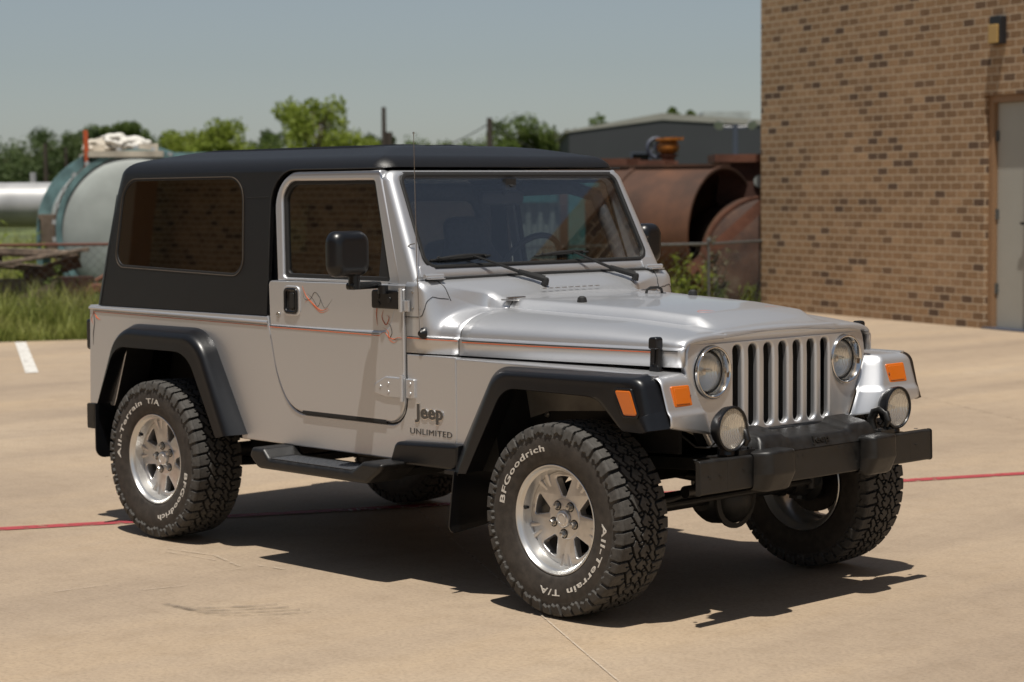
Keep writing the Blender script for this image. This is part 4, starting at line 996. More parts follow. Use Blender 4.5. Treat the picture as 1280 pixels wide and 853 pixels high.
def tyre_mesh():
    P = np.array([(t, r) for t, r, k in prof]); kind = np.array([k for *_, k in prof]); n = len(P)
    d = np.gradient(P, axis=0); nrm = np.stack([d[:, 1], -d[:, 0]], 1); nrm /= np.linalg.norm(nrm, axis=1)[:, None]
    if nrm[np.argmin(abs(P[:, 0]))][1] < 0: nrm = -nrm
    th = np.linspace(0, 2*pi, NT, endpoint=False); NP = 40; pitch = 2*pi*.369/NP
    a = th*.369                                     # metres along the tread
    A, T = np.meshgrid(a, P[:, 0], indexing='ij'); K = np.broadcast_to(kind, A.shape); R_ = np.broadcast_to(P[:, 1], A.shape)
    # arc length from the tread centre so the pattern runs on down the shoulder
    s = np.concatenate([[0], np.cumsum(np.linalg.norm(np.diff(P, axis=0), axis=1))]); s = s-s[-1]/2; S = -np.broadcast_to(s, A.shape)
    S = np.sign(T+1e-9)*abs(S)
    jit = (np.sin(A/pitch*2*pi/5*2)+np.sin(A/pitch*2*pi/8*3))*.0022
    A = A+jit
    tri = lambda x: 4*abs(((x) % 1)-.5)-1
    def gap(x, w_):        # 1 on block, 0 in groove centred on integers of x (metres from nearest)
        return np.clip((abs(x)-w_/2)/.0016, 0, 1)
    side_ = np.sign(T)
    # zigzag circumferential grooves
    H = np.ones_like(A)
    z1 = .0095*tri(A/pitch+.25); z2 = .0085*tri(A/pitch+.6)
    for c0, zz, sgn in ((.064, z2, 1), (.064, z2, -1)):
        ph = .5*(sgn < 0); zz = .0085*tri(A/pitch+.15+ph); H = np.minimum(H, gap(S-sgn*(c0)-zz, .0075))
    for c0, sgn in ((.0215, 1), (.0215, -1)):
        ph = .5*(sgn < 0); zz = .0105*tri(A/pitch+.55+ph); H = np.minimum(H, gap(S-sgn*c0-zz, .0068))
    def lat(lo, hi, phase, slant, w_, curl=0, per=1.0):
        x = A+slant*(S)+curl*np.sin((S-lo)/(hi-lo)*2*pi)
        m = ((x/(pitch*per)+phase+.5) % 1-.5)*pitch*per
        g = gap(m, w_); inside = (S > lo) & (S < hi); return np.where(inside, g, 1)
    bounds = {}
    b1p = .064+.0085*tri(A/pitch+.15); b1n = -.064+.0085*tri(A/pitch+.65); b0p = .0215+.0105*tri(A/pitch+.55); b0n = -.0215+.0105*tri(A/pitch+1.05)
    def lat2(lo, hi, phase, slant, w_, curl, frm=0, to=1, soft=1.0):
        q = (S-lo)/(hi-lo); x = A+slant*(S)+curl*np.sin(q*2*pi)
        m = ((x/pitch+phase+.5) % 1-.5)*pitch
        g = gap(m, w_); g = 1-(1-g)*soft; return np.where((q > frm) & (q < to), g, 1)
    H = np.minimum(H, lat2(b0n, b0p, .02, .35, .0068, .008))
    H = np.minimum(H, lat2(b0p, b1p, .30, -.45, .0070, .008)); H = np.minimum(H, lat2(b1n, b0n, .80, -.45, .0070, .008))
    # half-length sipes give the hooked blocks
    H = np.minimum(H, lat2(b0p, b1p, .80, .3, .0045, 0, .0, .55)); H = np.minimum(H, lat2(b1n, b0n, .30, .3, .0045, 0, .45, 1.0))
    H = np.minimum(H, lat2(b0n, b0p, .52, -.5, .0042, 0, .0, .40))
    # shoulder blocks: wide voids running down the shoulder, short hooks between
    aS = abs(S); slS = A+np.where(S > 0, .12, -.12)*(aS-.06)
    ph = np.where(S > 0, 0, .5)
    m = ((slS/pitch+ph+.5) % 1-.5)*pitch; wv = .008+.055*np.clip(aS-.095, 0, .06); bnd = np.where(S > 0, b1p, -b1n)
    H = np.where(aS > bnd, np.minimum(H, np.clip((abs(m)-wv/2)/.002, 0, 1)), H)
    m2 = ((slS/pitch+ph) % 1-.5)*pitch; H = np.where((aS > bnd) & (aS < bnd+.022), np.minimum(H, np.clip((abs(m2)-.0022)/.0015, 0, 1)), H)
    alt = ((np.floor(slS/pitch+ph) % 2) == 0)
    depth = np.zeros_like(A)
    tre = (K >= 2)
    depth = np.where(tre, -(1-H)*.0130, depth)
    # sidewall lugs: blocks continue, every other one longer, with a notched lower end
    rlow = np.where(alt, .3185, .3275)+.004*tri(slS/pitch*2)
    lugh = np.clip((R_-rlow)/.003, 0, 1)*H
    depth = np.where(K == 1, lugh*.0095-.0, depth)
    blend = (K == 2); k01 = np.clip((.1175-abs(T))/.009, 0, 1)
    depth = np.where(blend, -(1-H)*(.006+.0070*k01)+.0095*(1-k01)*H, depth)
    # fine rings on the sidewall
    depth = np.where(K == 0, .0004*np.sin(R_*1400), depth)
    TT = P[:, 0][None, :]+nrm[:, 0][None, :]*depth; RR = P[:, 1][None, :]+nrm[:, 1][None, :]*depth
    x = RR*np.cos(th)[:, None]; z = RR*np.sin(th)[:, None]; y = -TT
    V = np.stack([x, y, z], 2).reshape(-1, 3)
    i = np.arange(NT)[:, None]; j = np.arange(n-1)[None, :]; i2 = (i+1) % NT
    F = np.stack([i*n+j, i*n+j+1, i2*n+j+1, i2*n+j], 2).reshape(-1, 4)
    me = bpy.data.meshes.new('tyre'); me.vertices.add(len(V)); me.vertices.foreach_set('co', V.ravel())
    me.loops.add(F.size); me.loops.foreach_set('vertex_index', F.ravel().astype(np.int32)); me.polygons.add(len(F))
    me.polygons.foreach_set('loop_start', np.arange(0, F.size, 4, dtype=np.int32)); me.polygons.foreach_set('loop_total', np.full(len(F), 4, dtype=np.int32))
    me.materials.append(M['tyre_rubber']); me.materials.append(M['tyre_tread']); me.materials.append(M['tyre_groove'])
    kq = np.broadcast_to((kind[:-1] >= 1).astype(np.int32), (NT, n-1)).copy(); hq = np.minimum(H[:, :-1], H[:, 1:]); kq[(kind[:-1][None, :] >= 2) & (hq < .6)] = 2; kq = kq.ravel(); me.polygons.foreach_set('material_index', kq)
    me.polygons.foreach_set('use_smooth', [True]*len(F)); me.update(calc_edges=True); me.validate()
    me.set_sharp_from_angle(angle=radians(38))
    return me
TYRE = tyre_mesh()
def letters(body, a0, a1):
    """clockwise text seen from outside between angles a0 > a1 (degrees, seen from the right side of the car, x forward)"""
    vs, fs, wd = text_mesh(body, .036, .0, .0007, 1.12, .0006); span = radians(a0-a1); out = []
    ht = max(v[1] for v in vs)
    for x, y, z in vs:
        th = radians(a0)-span*x/wd; r = .2610+y/ht*.024; t = float(np.interp(r, [.226, .245, .265, .285, .302], [.120, .1245, .1275, .1285, .1275]))+.0006+z
        out.append((r*cos(th), -t, r*sin(th)))
    return out, fs
LETS = []
for txt, q0, q1 in (('BFGoodrich', 172, 98), ('All-Terrain', 3, -73), ('T/A', -82, -104)):
    mb = MB(); v, f = letters(txt, q0, q1); mb.add(v, f); LETS.append(mesh_from('tyre_lettering', mb, 'white_letter', None, weld=False))
def rim_mesh():
    mb = MB()
    pr = [(.1085, .2035), (.111, .2085), (.1135, .2095), (.1150, .2075), (.1140, .2040), (.1085, .2000), (.1030, .1980), (.0985, .1925), (.095, .1885), (.078, .1850), (.060, .1800), (.045, .1765), (.030, .1750), (-.02, .1745), (-.075, .1765), (-.095, .183), (-.104, .196), (-.113, .2060), (-.119, .2110), (-.122, .2085), (-.116, .2000), (-.10, .188)]
    mb.lathe(pr, 96, (0, 0, 0), (0, -1, 0), mi=1)
    # back side of the barrel (seen from the inner side)
    holes = []
    for k in range(5):
        a = radians(92+72*k); h = radians(16.0)
        pts = [(.160*cos(a+h*s_), .160*sin(a+h*s_)) for s_ in (-1, -.5, 0, .5, 1)]
        pin = [(.086*cos(a+.34*s_*h*1.1), .086*sin(a+.34*s_*h*1.1)) for s_ in (1, -1)]
        rr = [(p[0], p[1], r0) for p, r0 in zip(pts, (.012, .0, .0, .0, .012))]+[(p[0], p[1], .006) for p in pin]
        holes.append(rpoly(rr, 4))
    circ = [(.179*cos(2*pi*k/90), .179*sin(2*pi*k/90)) for k in range(90)]
    fm = lambda u, v, w: Vector((u, -(.040+w+.013*min(1, max(0, (sqrt(u*u+v*v)-.05)/.10))*0), v))
    mb.prism(circ, holes, fm, -.015, .018, .005, 3, mi=0)
    # spoke ribs: two tapering fins on each spoke
    for k in range(5):
        a = radians(128+72*k)
        for s_ in (-1, 1):
            rows = []
            for q in range(9):
                t = q/8; r = lerp(.118, .184, t); hgt = lerp(-.003, .008, t); c = a+s_*radians(lerp(4.0, 7.2, t)); wq = lerp(.003, .0115, t)
                e = Vector((cos(c), sin(c))); n_ = Vector((-e.y, e.x))
                row = []
                for d, h in ((-1, -.004), (-.85, hgt*.75), (-.5, hgt), (.5, hgt), (.85, hgt*.75), (1, -.004)):
                    p = e*r+n_*d*wq; row.append(Vector((p.x, -(.058+h), p.y)))
                rows.append(row)
            mb.grid(rows, mi=0); mb.add(rows[0], [tuple(range(6))], 0); mb.add(rows[-1], [tuple(range(6))[::-1]], 0)
    mb.lathe([(.056, .080), (.0605, .076), (.062, .070), (.062, .036), (.058, .035)], 60, (0, 0, 0), (0, -1, 0), mi=0)
    mb.cyl((-.1795, -.075, .026), (-.1745, -.098, .026), .005, n=10, mi=2)    # valve
    me = mesh_from('wheel', mb, ['alloy', 'machined', 'rubber'], 32); bm = bmesh.new(); bm.from_mesh(me); bmesh.ops.recalc_face_normals(bm, faces=bm.faces); bm.to_mesh(me); bm.free()
    me.set_sharp_from_angle(angle=radians(32)); return me
RIM = rim_mesh()
mb = MB(); mb.lathe([(.050, .034), (.070, .033), (.0735, .030), (.0755, .020), (.076, .004)], 40, (0, 0, 0), (0, -1, 0), cap1=True); mb.lathe([(.0755, .0215), (.0770, .021), (.0770, .0185), (.0755, .018)], 40, (0, 0, 0), (0, -1, 0)); CAPM = mesh_from('centre_cap', mb, 'alloy', 40)
mb = MB(); mb.lathe([(.050, .0155), (.0635, .0155), (.064, .0120), (.076, .0120), (.081, .009), (.083, .003)], 6, (0, 0, 0), (0, -1, 0), cap1=True); mb.lathe([(.0600, .0195), (.0632, .0190), (.0632, .012)], 20, (0, 0, 0), (0, -1, 0), mi=1); NUT = mesh_from('lug_nut', mb, ['bolt', 'rubber'], 30)  # dark outer ring stands in for the shade of each nut recess
mb = MB(); mb.lathe([(-.02, .05), (-.012, .05), (-.012, .14), (-.030, .14), (-.030, .05)], 48, (0, 0, 0), (0, -1, 0)); mb.lathe([(.02, .03), (.02, .075), (-.01, .08)], 30, (0, 0, 0), (0, -1, 0))
mb.prism([(.06, .03), (.15, .03), (.16, .10), (.12, .14), (.05, .12)], [], lambda u, v, w: Vector((u, -w, v)), -.07, .0, .01); BRK = mesh_from('brake_disc', mb, 'brake', 35)
ZC = .3745; YC = .7345
def put(me, name, parent, loc=(0, 0, 0), rot=0):
    o = bpy.data.objects.new(name, me); col.objects.link(o); o.parent = parent; o.location = loc; o.rotation_euler = (0, rot, 0); return o
def wheel(x, sg, rim_rot, tyre_rot):
    wv = bpy.data.objects.new('wheel', RIM); col.objects.link(wv); wv.parent = car; wv.location = (x, sg*YC, ZC)
    wv.rotation_euler = (0, radians(-rim_rot), 0 if sg < 0 else pi)
    if sg > 0: wv.rotation_euler = (0, radians(rim_rot), pi)
    tr = radians(rim_rot-tyre_rot)
    put(TYRE, 'tyre', wv, rot=tr); [put(L_, 'tyre_lettering', wv, rot=tr) for L_ in LETS]; put(CAPM, 'centre_cap', wv); put(BRK, 'brake_disc', wv)
    for k in range(5):
        a = radians(128+72*k-2); put(NUT, 'lug_nut', wv, (.0572*cos(a), 0, .0572*sin(a)), -.4*k)
wheel(0, -1, 0, 0); wheel(-2.63, -1, -25, 180); wheel(0, 1, 40, 77); wheel(-2.63, 1, 10, 140)

# ---- under the car
def part(name, mb, m='chassis_black', parent=None, **k): return obj(name, mb, m, parent or car, **k)
for sg in (-1, 1):
    mb = MB(); pth = [(-3.30, .50), (-2.9, .58), (-2.3, .58), (-2.0, .47), (-.7, .45), (-.35, .52), (.50, .56)]
    up = [(x, z+.05) for x, z in pth]; mb.prism(pth+up[::-1], [], lambda u, v, w: Vector((u, sg*(.40+w), v)), -.035, .035, .006); part('frame_rail', mb)
    mb = MB()   # front coil spring and damper
    mb.tube([(.0+.055*cos(q*.5), sg*.45+.055*sin(q*.5), .42+.0040*q) for q in range(80)], .008, 8); part('coil_spring', mb)
    mb = MB(); mb.tube([(-2.63+.055*cos(q*.5), sg*.45+.055*sin(q*.5), .42+.0030*q) for q in range(60)], .008, 8); part('coil_spring', mb)
    mb = MB(); mb.cyl((.10, sg*.47, .38), (.12, sg*.50, .62), .026, n=16); mb.cyl((.12, sg*.50, .62), (.13, sg*.51, .90), .021, n=16)
    so2 = part('shock_absorber', mb, 'bumper_black'); mb = MB()
    for q in range(9): mb.lathe([(0, .022), (.008, .033), (.016, .022)], 16, (.124, sg*.505, .74+q*.016), (0, 0, 1))
    part('dust_boot', mb, 'blue_spring', so2)
    mb = MB(); mb.tube([(-.75, sg*.42, .40), (-.1, sg*.50, .345), (0, sg*.52, .345)], .025, 10); mb.tube([(-.72, sg*.36, .50), (0, sg*.40, .48)], .018, 8); part('control_arm', mb)
    mb = MB(); mb.tube([(-2.0, sg*.45, .40), (-2.63, sg*.52, .33)], .022, 10); part('control_arm', mb)
    # inner fender
    mb = MB(); mb.prism(rpoly([(-.62, .60), (-.62, .93), (.36, .93), (.40, .70), (.25, .74, .05), (-.30, .70, .1)], 4), [], lambda u, v, w: Vector((u, sg*(.515+w+.05*max(0, (v-.8))), v)), 0, .004); part('inner_fender', mb, 'dull_silver')
    mb = MB()
    for x, z in ((-.33, .84), (-.24, .855), (-.10, .87), (.02, .885), (-.36, .72)): mb.lathe([(0, .012), (.006, .010), (.012, .007), (.012, 0)], 8, (x, sg*.523, z), (0, sg, 0))
    SPLIT.append(part('inner_fender_bolt', mb, 'bolt'))
    mb = MB(); mb.prism(rpoly([(-.60, .50), (-.60, .90), (-.50, .90), (-.42, .5)], 3), [], lambda u, v, w: Vector((u, sg*w, v)), .52, .72); part('splash_shield', mb)
    # knuckle / steering arm
    mb = MB(); mb.lathe([(-.16, .05), (-.10, .07), (-.06, .06), (-.04, .09)], 20, (0, sg*.70, ZC), (0, sg, 0), cap0=True); mb.tube([(.0, sg*.60, .30), (.0, sg*.62, .46)], .035, 10); mb.tube([(0, sg*.61, .37), (.12, sg*.58, .39)], .022, 8); part('steering_knuckle', mb)
for x, dy, nm in ((0, .10, 'front_axle'), (-2.63, 0, 'rear_axle')):
    mb = MB(); mb.cyl((x, -.62, ZC), (x, .62, ZC), .038, n=18)
    mb.lathe([(-.12, .05), (-.09, .08), (-.05, .105), (0, .112), (.05, .10), (.09, .06)], 24, (x, dy, ZC-.01), (0, 1, 0), cap0=True, cap1=True)
    mb.lathe([(.0, .108), (.07, .10), (.10, .075), (.12, .035), (.125, 0)], 24, (x+.02, dy, ZC-.01), (1, 0, 0)); mb.lathe([(.055, .108), (.058, .122), (.070, .122), (.073, .10)], 24, (x+.02, dy, ZC-.01), (1, 0, 0)); part(nm, mb)
mb = MB(); mb.tube([(.155, -.56, .395), (.155, .50, .400)], .013, 10); mb.tube([(.125, -.60, .40), (.165, -.38, .42), (.19, .30, .52)], .013, 10)
for y in (-.56, -.42, .50): mb.lathe([(-.025, .018), (.03, .022), (.035, .0)], 12, (.15, y, .395), (0, 0, 1))
part('steering_linkage', mb)
mb = MB(); mb.cyl((.22, -.36, .45), (.24, .16, .455), .024, n=14); part('steering_damper', mb, 'bumper_black')
mb = MB(); mb.box((-1.75, -.28, .36), (-1.0, .28, .47)); mb.box((-1.0, -.2, .42), (-.2, .2, .62)); part('skid_plate', mb, bevel=.02)
mb = MB(); mb.box((-3.30, -.38, .42), (-2.80, .38, .56)); part('fuel_tank', mb, bevel=.03)
mb = MB(); mb.cyl((-2.55, 0, .40), (-1.6, .05, .46), .03, n=12); mb.cyl((-.9, .15, .46), (-.1, .15, .42), .022, n=12); part('drive_shaft', mb)
mb = MB(); mb.tube([(-.3, -.25, .50), (-1.0, -.33, .44), (-1.9, -.34, .44), (-2.1, -.36, .46)], .028, 10); mb.lathe([(-.25, .0), (-.24, .07), (.24, .07), (.25, .0)], 20, (-2.10, -.33, .46), (1, 0, .1)); part('exhaust', mb, 'brake')
mb = MB(); mb.box((-.35, -.24, .55), (.30, .24, .95)); part('engine', mb, bevel=.03)
mb = MB(); mb.box((.10, -.42, .555), (.3595, .42, .585)); mb.box((.36, -.42, .53), (.50, .42, .60)); mb.box((-.58, -.52, .62), (.33, -.50, .80)); part('crossmember_and_sun_block', mb)  # first box is an added pan blocking sun that leaks through the grille

# ---- cabin
def seat(y, x=-1.62):
    mb = MB()
    mb.prism(rpoly([(x-.02, .72, .04), (x+.47, .76, .06), (x+.50, .90, .06), (x+.02, .86, .05)], 5), [], lambda u, v, w: Vector((u, y+w, v)), -.24, .24, .05, 4)
    rows = []
    for k, (z, hw, th) in enumerate(((.80, .23, .06), (.95, .245, .075), (1.15, .24, .07), (1.27, .205, .06), (1.33, .155, .05), (1.37, .135, .05), (1.44, .130, .05), (1.475, .105, .04), (1.485, .05, .02))):
        xc = x-.0-.28*(z-.80); rows.append([Vector((xc+th*cos(a)*(1 if cos(a) > 0 else 1), y+hw*(abs(sin(a))**.6)*(1 if sin(a) > 0 else -1), z)) for a in [2*pi*q/24 for q in range(24)]])
    mb.grid(rows, cv=True); mb.add(rows[-1], [tuple(range(24))]); return obj('seat', mb, 'interior', car, ang=60)
seat(-.36); seat(.36)
mb = MB(); mb.prism(rpoly([(-2.72, .85, .03), (-2.45, .85, .05), (-2.45, .97, .05), (-2.66, .99, .03), (-2.72, 1.30, .05), (-2.80, 1.30, .05), (-2.80, .9, .03)], 4), [], lambda u, v, w: Vector((u, w, v)), -.5, .5, .04); obj('rear_seat', mb, 'interior', car)
mb = MB(); mb.prism(rpoly([(-.90, .70), (-.90, 1.215, .03), (-1.12, 1.225, .05), (-1.20, 1.17, .05), (-1.16, .80, .05)], 5), [], lambda u, v, w: Vector((u, w, v)), -.69, .69, .01)
mb.prism(rpoly([(-1.00, 1.215, .02), (-1.03, 1.262, .03), (-1.16, 1.255, .03), (-1.19, 1.18, .02)], 5), [], lambda u, v, w: Vector((u, w, v)), .14, .58, .03, 4)
mb.box((-1.60, -.09, .62), (-1.15, .09, .86)); dash = obj('dashboard', mb, 'interior', car)
mb = MB(); cx, cz, tl = -1.37, 1.240, radians(28); ex = Vector((-sin(tl)*0+0, 1, 0)); ez = Vector((sin(tl), 0, cos(tl))); ctr = Vector((cx, .36, cz))
mb.tube([ctr+.185*(cos(a)*ex+sin(a)*ez) for a in [2*pi*q/40 for q in range(40)]], .014, 8, closed=True)
mb.lathe([(-.03, .06), (.015, .055), (.02, .0)], 20, ctr+Vector((.03, 0, 0)), (-cos(tl), 0, sin(tl)))
for a in (0, pi, -pi/2): mb.tube([ctr+.04*(cos(a)*ex+sin(a)*ez), ctr+.18*(cos(a)*ex+sin(a)*ez)], .011, 8)
mb.cyl(ctr, ctr+Vector((.25*cos(tl), 0, -.25*sin(tl))), .03, n=10); obj('steering_wheel', mb, 'rubber', car)
mb = MB(); mb.prism(rpoly([(-.125, -.032, .03), (.125, -.032, .03), (.125, .032, .03), (-.125, .032, .03)], 5), [], lambda u, v, w: Vector((-1.165-w, u-.02, 1.575+v)), 0, -.035, .012, 3); mb.cyl((-1.14, -.02, 1.59), (-1.085, -.02, 1.635), .012, n=8); mb.box((-1.12, -.05, 1.61), (-1.085, .01, 1.66)); obj('rear_view_mirror', mb, 'rubber', car)
mb = MB()   # padded sport bar
for x in (-1.95, -2.95):
    mb.tube([Vector((x, y, z)) for y, z in rpoly([(-.60, 1.0 if x < -2.5 else .60), (-.62, 1.60, .12), (.62, 1.60, .12), (.60, 1.0 if x < -2.5 else .60)], 6, False)], .042, 12)
for sg in (-1, 1):
    mb.tube([(-1.95, sg*.55, 1.60), (-1.30, sg*.56, 1.62), (-1.17, sg*.60, 1.58), (-1.10, sg*.63, 1.40), (-1.0, sg*.64, 1.15)], .032, 10); mb.tube([(-1.95, sg*.55, 1.60), (-2.95, sg*.55, 1.58)], .038, 10)
obj('roll_bar', mb, 'interior', car, ang=60)
for sg in (-1, 1):
    mb = MB(); mb.tube([(-1.98, sg*.62, 1.52), (-1.90, sg*.60, 1.30), (-1.85, sg*.62, .70)], .004, 5); mb.box((-1.93, sg*.60-.012, 1.22), (-1.905, sg*.60+.012, 1.27)); obj('seat_belt', mb, 'interior_light', car)

def split_loose(o):
    me = o.data; n = len(me.vertices); par = list(range(n))
    def find(a):
        while par[a] != a: par[a] = par[par[a]]; a = par[a]
        return a
    for p in me.polygons:
        vs = list(p.vertices); r0 = find(vs[0])
        for v in vs[1:]: par[find(v)] = r0
    groups = {}
    for p in me.polygons: groups.setdefault(find(p.vertices[0]), []).append(p)
    if len(groups) < 2: return
    co = [tuple(v.co) for v in me.vertices]
    for i, ps in enumerate(groups.values()):
        ids = sorted({v for p in ps for v in p.vertices}); mp_ = {v: k for k, v in enumerate(ids)}
        m2 = bpy.data.meshes.new(o.name); m2.from_pydata([co[v] for v in ids], [], [tuple(mp_[v] for v in p.vertices) for p in ps]); m2.update()
        for mm in me.materials: m2.materials.append(mm)
        m2.polygons.foreach_set('material_index', [p.material_index for p in ps]); m2.polygons.foreach_set('use_smooth', [True]*len(ps)); m2.set_sharp_from_angle(angle=radians(35))
        if i == 0: first = m2
        else:
            c = bpy.data.objects.new(o.name.split('.')[0], m2); col.objects.link(c); c.parent = o.parent
    o.data = first
for o in [BH, CV, RIB]+MSEAM+SPLIT: split_loose(o)
# ============================================================ THE PLACE
FH = Vector((cos(YAW), sin(YAW), 0)); RH = Vector((sin(YAW), -cos(YAW), 0)); C0 = Vector((CAM.x, CAM.y, 0))
def yd(l, d, z=0): return C0+RH*l+FH*d+Vector((0, 0, z))     # a point l metres to the right of and d metres ahead of the photographer
YROT = YAW-pi/2                                                # local x = right, local y = away

mb = MB(); mb.box((-900, -900, -.25), (900, 900, -.03)); struct(obj('ground', mb, 'meadow', weighted=False, ang=None))
slab = [yd(-70, -60), yd(70, -60), yd(70, 40), yd(6, 33), yd(3.3, 29.2), yd(1.6, 26.6), yd(-2.5, 23.7), yd(-5.5, 22.75), yd(-14, 21.0), yd(-70, 10)]
mb = MB(); mb.prism([(p.x, p.y) for p in slab], [], lambda u, v, w: Vector((u, v, w)), -.12, 0); struct(obj('pavement', mb, 'concrete', weighted=False, ang=None))
def strip(name, pts, wd, z, m, label=None, seg=1):
    mb = MB(); L = []; R_ = []
    for i, p in enumerate(pts):
        a = Vector(pts[max(i-1, 0)]); b = Vector(pts[min(i+1, len(pts)-1)]); t = (b-a).normalized(); n_ = Vector((-t.y, t.x)); w_ = wd[i] if isinstance(wd, list) else wd
        q = Vector(p); L.append((q.x+n_.x*w_/2, q.y+n_.y*w_/2, z)); R_.append((q.x-n_.x*w_/2, q.y-n_.y*w_/2, z))
    mb.grid([R_, L]); o = obj(name, mb, m, weighted=False, ang=None, recalc=False); return o
def wobble(a, b, n, amp): return [tuple(Vector(a).lerp(Vector(b), i/n)+Vector((random.uniform(-amp, amp), random.uniform(-amp, amp)))) for i in range(n+1)]
# stripe material variants with wear
def worn(name, c, thr, amax=1.0, soft=.06):
    m = bpy.data.materials.new(name); m.use_nodes = True; nt = m.node_tree; b = nt.nodes['Principled BSDF']; M[name] = m; b.inputs['Base Color'].default_value = (*c, 1); b.inputs['Roughness'].default_value = .75
    tc = nt.nodes.new('ShaderNodeTexCoord'); n = nt.nodes.new('ShaderNodeTexNoise'); n.inputs['Scale'].default_value = 16; n.inputs['Detail'].default_value = 6; nt.links.new(tc.outputs['Object'], n.inputs['Vector'])
    cr = ramp(nt, n.outputs[0], [(thr-soft, (0, 0, 0)), (thr+soft, (amax, amax, amax))]); nt.links.new(cr.outputs[0], b.inputs['Alpha'])
worn('worn_red', (.36, .045, .055), .36, .92, .10); worn('worn_white', (.62, .60, .56), .36); worn('faint_white', (.46, .38, .29), .50, .6, .14); worn('faint_letters', (.55, .47, .42), .47); worn('tyre_mark', (.15, .125, .10), .46, .38, .16); worn('joint_line', (.50, .42, .33), .40, .8, .1); worn('joint_dark', (.15, .115, .08), .45, .6, .15)
struct(strip('fire_lane_stripe', [(-9.2, -13.1), (-3.412, -1.213), (-3.163, -.70), (-2.432, .804), (-1.234, 3.139), (-.981, 3.70), (1.6, 9.1)], .095, .004, 'worn_red'))
vs, fs, wd = text_mesh('FIRE LANE', .16, 0, 0)
a = Vector((-2.66, .22)); d = Vector((2.43, 5.08)).normalized(); n_ = Vector((-d.y, d.x))
mb = MB(); mb.add([Vector((a.x+d.x*v[0]*1.05+n_.x*(v[1]-.05)*.62, a.y+d.y*v[0]*1.05+n_.y*(v[1]-.05)*.62, .008)) for v in vs], fs); struct(obj('lane_lettering', mb, 'faint_letters', weighted=False, ang=None))
struct(strip('parking_line', [(-14.46, 5.47), (-11.0, 3.53)], .115, .004, 'worn_white'))
for k in range(-5, 7):     # saw-cut joints in both directions
    off = 4.7*k; d = Vector((.8543, -.5198)); n_ = Vector((.5198, .8543)); p = Vector((-1.609, .086))+n_*off
    struct(strip('joint_line' if k else 'joint_line', wobble(tuple(p-d*26), tuple(p+d*26), 40, .002), .007, .0035, 'joint_line' if k == 0 else 'joint_dark'))
for k in range(-3, 4):
    if k == 0: continue
    off = 6.2*k; d = Vector((.8543, -.5198)); n_ = Vector((.5198, .8543)); p = Vector((-1.0, -1.0))+d*off
    struct(strip('joint_line', wobble(tuple(p-n_*30), tuple(p+n_*30), 40, .003), .007, .0030, 'joint_dark'))
for pts, w_ in (([(-1.83, -1.95), (-1.80, -1.65)], .012), ([(-1.74, -1.25), (-1.70, -1.05)], .008), ([(-1.60, -1.62), (-1.55, -1.42)], .010), ([(-2.35, -.98), (-2.05, -.93), (-1.75, -1.02)], .016), ([(-2.30, -1.03), (-1.95, -1.0)], .010), ([(-1.72, -.95), (-1.55, -.93)], .014), ([(-3.4, -3.2), (-3.1, -2.9)], .008)):
    struct(strip('scuff_mark', wobble(pts[0], pts[1], 6, .004)+[tuple(p) for p in pts[2:]], w_, .0045, 'faint_white'))
for k in range(4):
    pts = [(-1.30+.07*k+.34*(t/10), -1.72+.30*(t/10)-.05*sin(pi*t/10)*2) for t in range(11)]
    struct(strip('tyre_mark', pts, .030-.004*k, .0045, 'tyre_mark'))

# ---- brick building on the right
WD = Vector((.9455, -.3256)); W0 = Vector((-7.865, 13.80)); ang = atan2(WD.y, WD.x); HB = 8.4
def building(name, label, x0, x1, depth, h, loc, rz, holes, mats='brick', cap=True):
    t = thing(name, label, 'building', loc, rz)
    mb = MB(); hs = [[(a, c), (b, c), (b, d), (a, d)] for a, b, c, d in holes]
    mb.prism([(x0, -.12), (x1, -.12), (x1, h), (x0, h)], hs, lambda u, v, w: Vector((u, w, v)), .25, 0)
    mb.box((x0, .2501, -.12), (x0+.25, depth, h)); mb.box((x1-.25, .2501, -.12), (x1, depth, h)); mb.box((x0+.2501, depth-.25, -.12), (x1-.2501, depth, h))
    obj('wall', mb, mats, t, weighted=False, ang=None)
    mb = MB(); mb.box((x0-.04, -.05, h+.002), (x1+.04, depth+.05, h+.22)); obj('roof', mb, 'frame_tan', t, weighted=False, ang=None)
    return t
bb = building('brick_building', 'tan brick building at the right with a pale metal door', -4.76, 27, 14, HB, (W0.x, W0.y, 0), ang, [(-.02, .74, 0, 2.60)])
mb = MB(); fr = lambda u, v, w: Vector((u, w, v))
mb.prism([(-.018, 0), (.062, 0), (.062, 2.52), (.668, 2.52), (.668, 0), (.738, 0), (.738, 2.598), (-.018, 2.598)], [], fr, .24, .06, .004); obj('door_frame', mb, 'frame_tan', bb)
mb = MB(); mb.prism([(.066, .02), (.664, .02), (.664, 2.516), (.066, 2.516)], [], fr, .20, .12, .003); dr = obj('door', mb, 'door_paint', bb)
mb = MB(); 
for z in (.45, 1.28, 2.15): mb.cyl((.066, .105, z-.06), (.066, .105, z+.06), .011, n=10); mb.box((.066, .112, z-.055), (.10, .119, z+.055))
obj('hinge', mb, 'galvanised', dr)
mb = MB(); mb.box((.60, .05, 1.17), (.655, .119, 1.20)); mb.box((.56, .045, 1.172), (.655, .062, 1.198)); obj('handle', mb, 'lamp_body', dr)
mb = MB(); mb.box((-.02, -.02, .0), (.74, .22, .018)); obj('threshold', mb, 'blue_grey', bb)
wl = thing('wall_lamp', 'dark wall lamp with an amber lens above the pale door', 'lamp', tuple(Vector((W0.x+WD.x*.19, W0.y+WD.y*.19, 3.15))), ang)
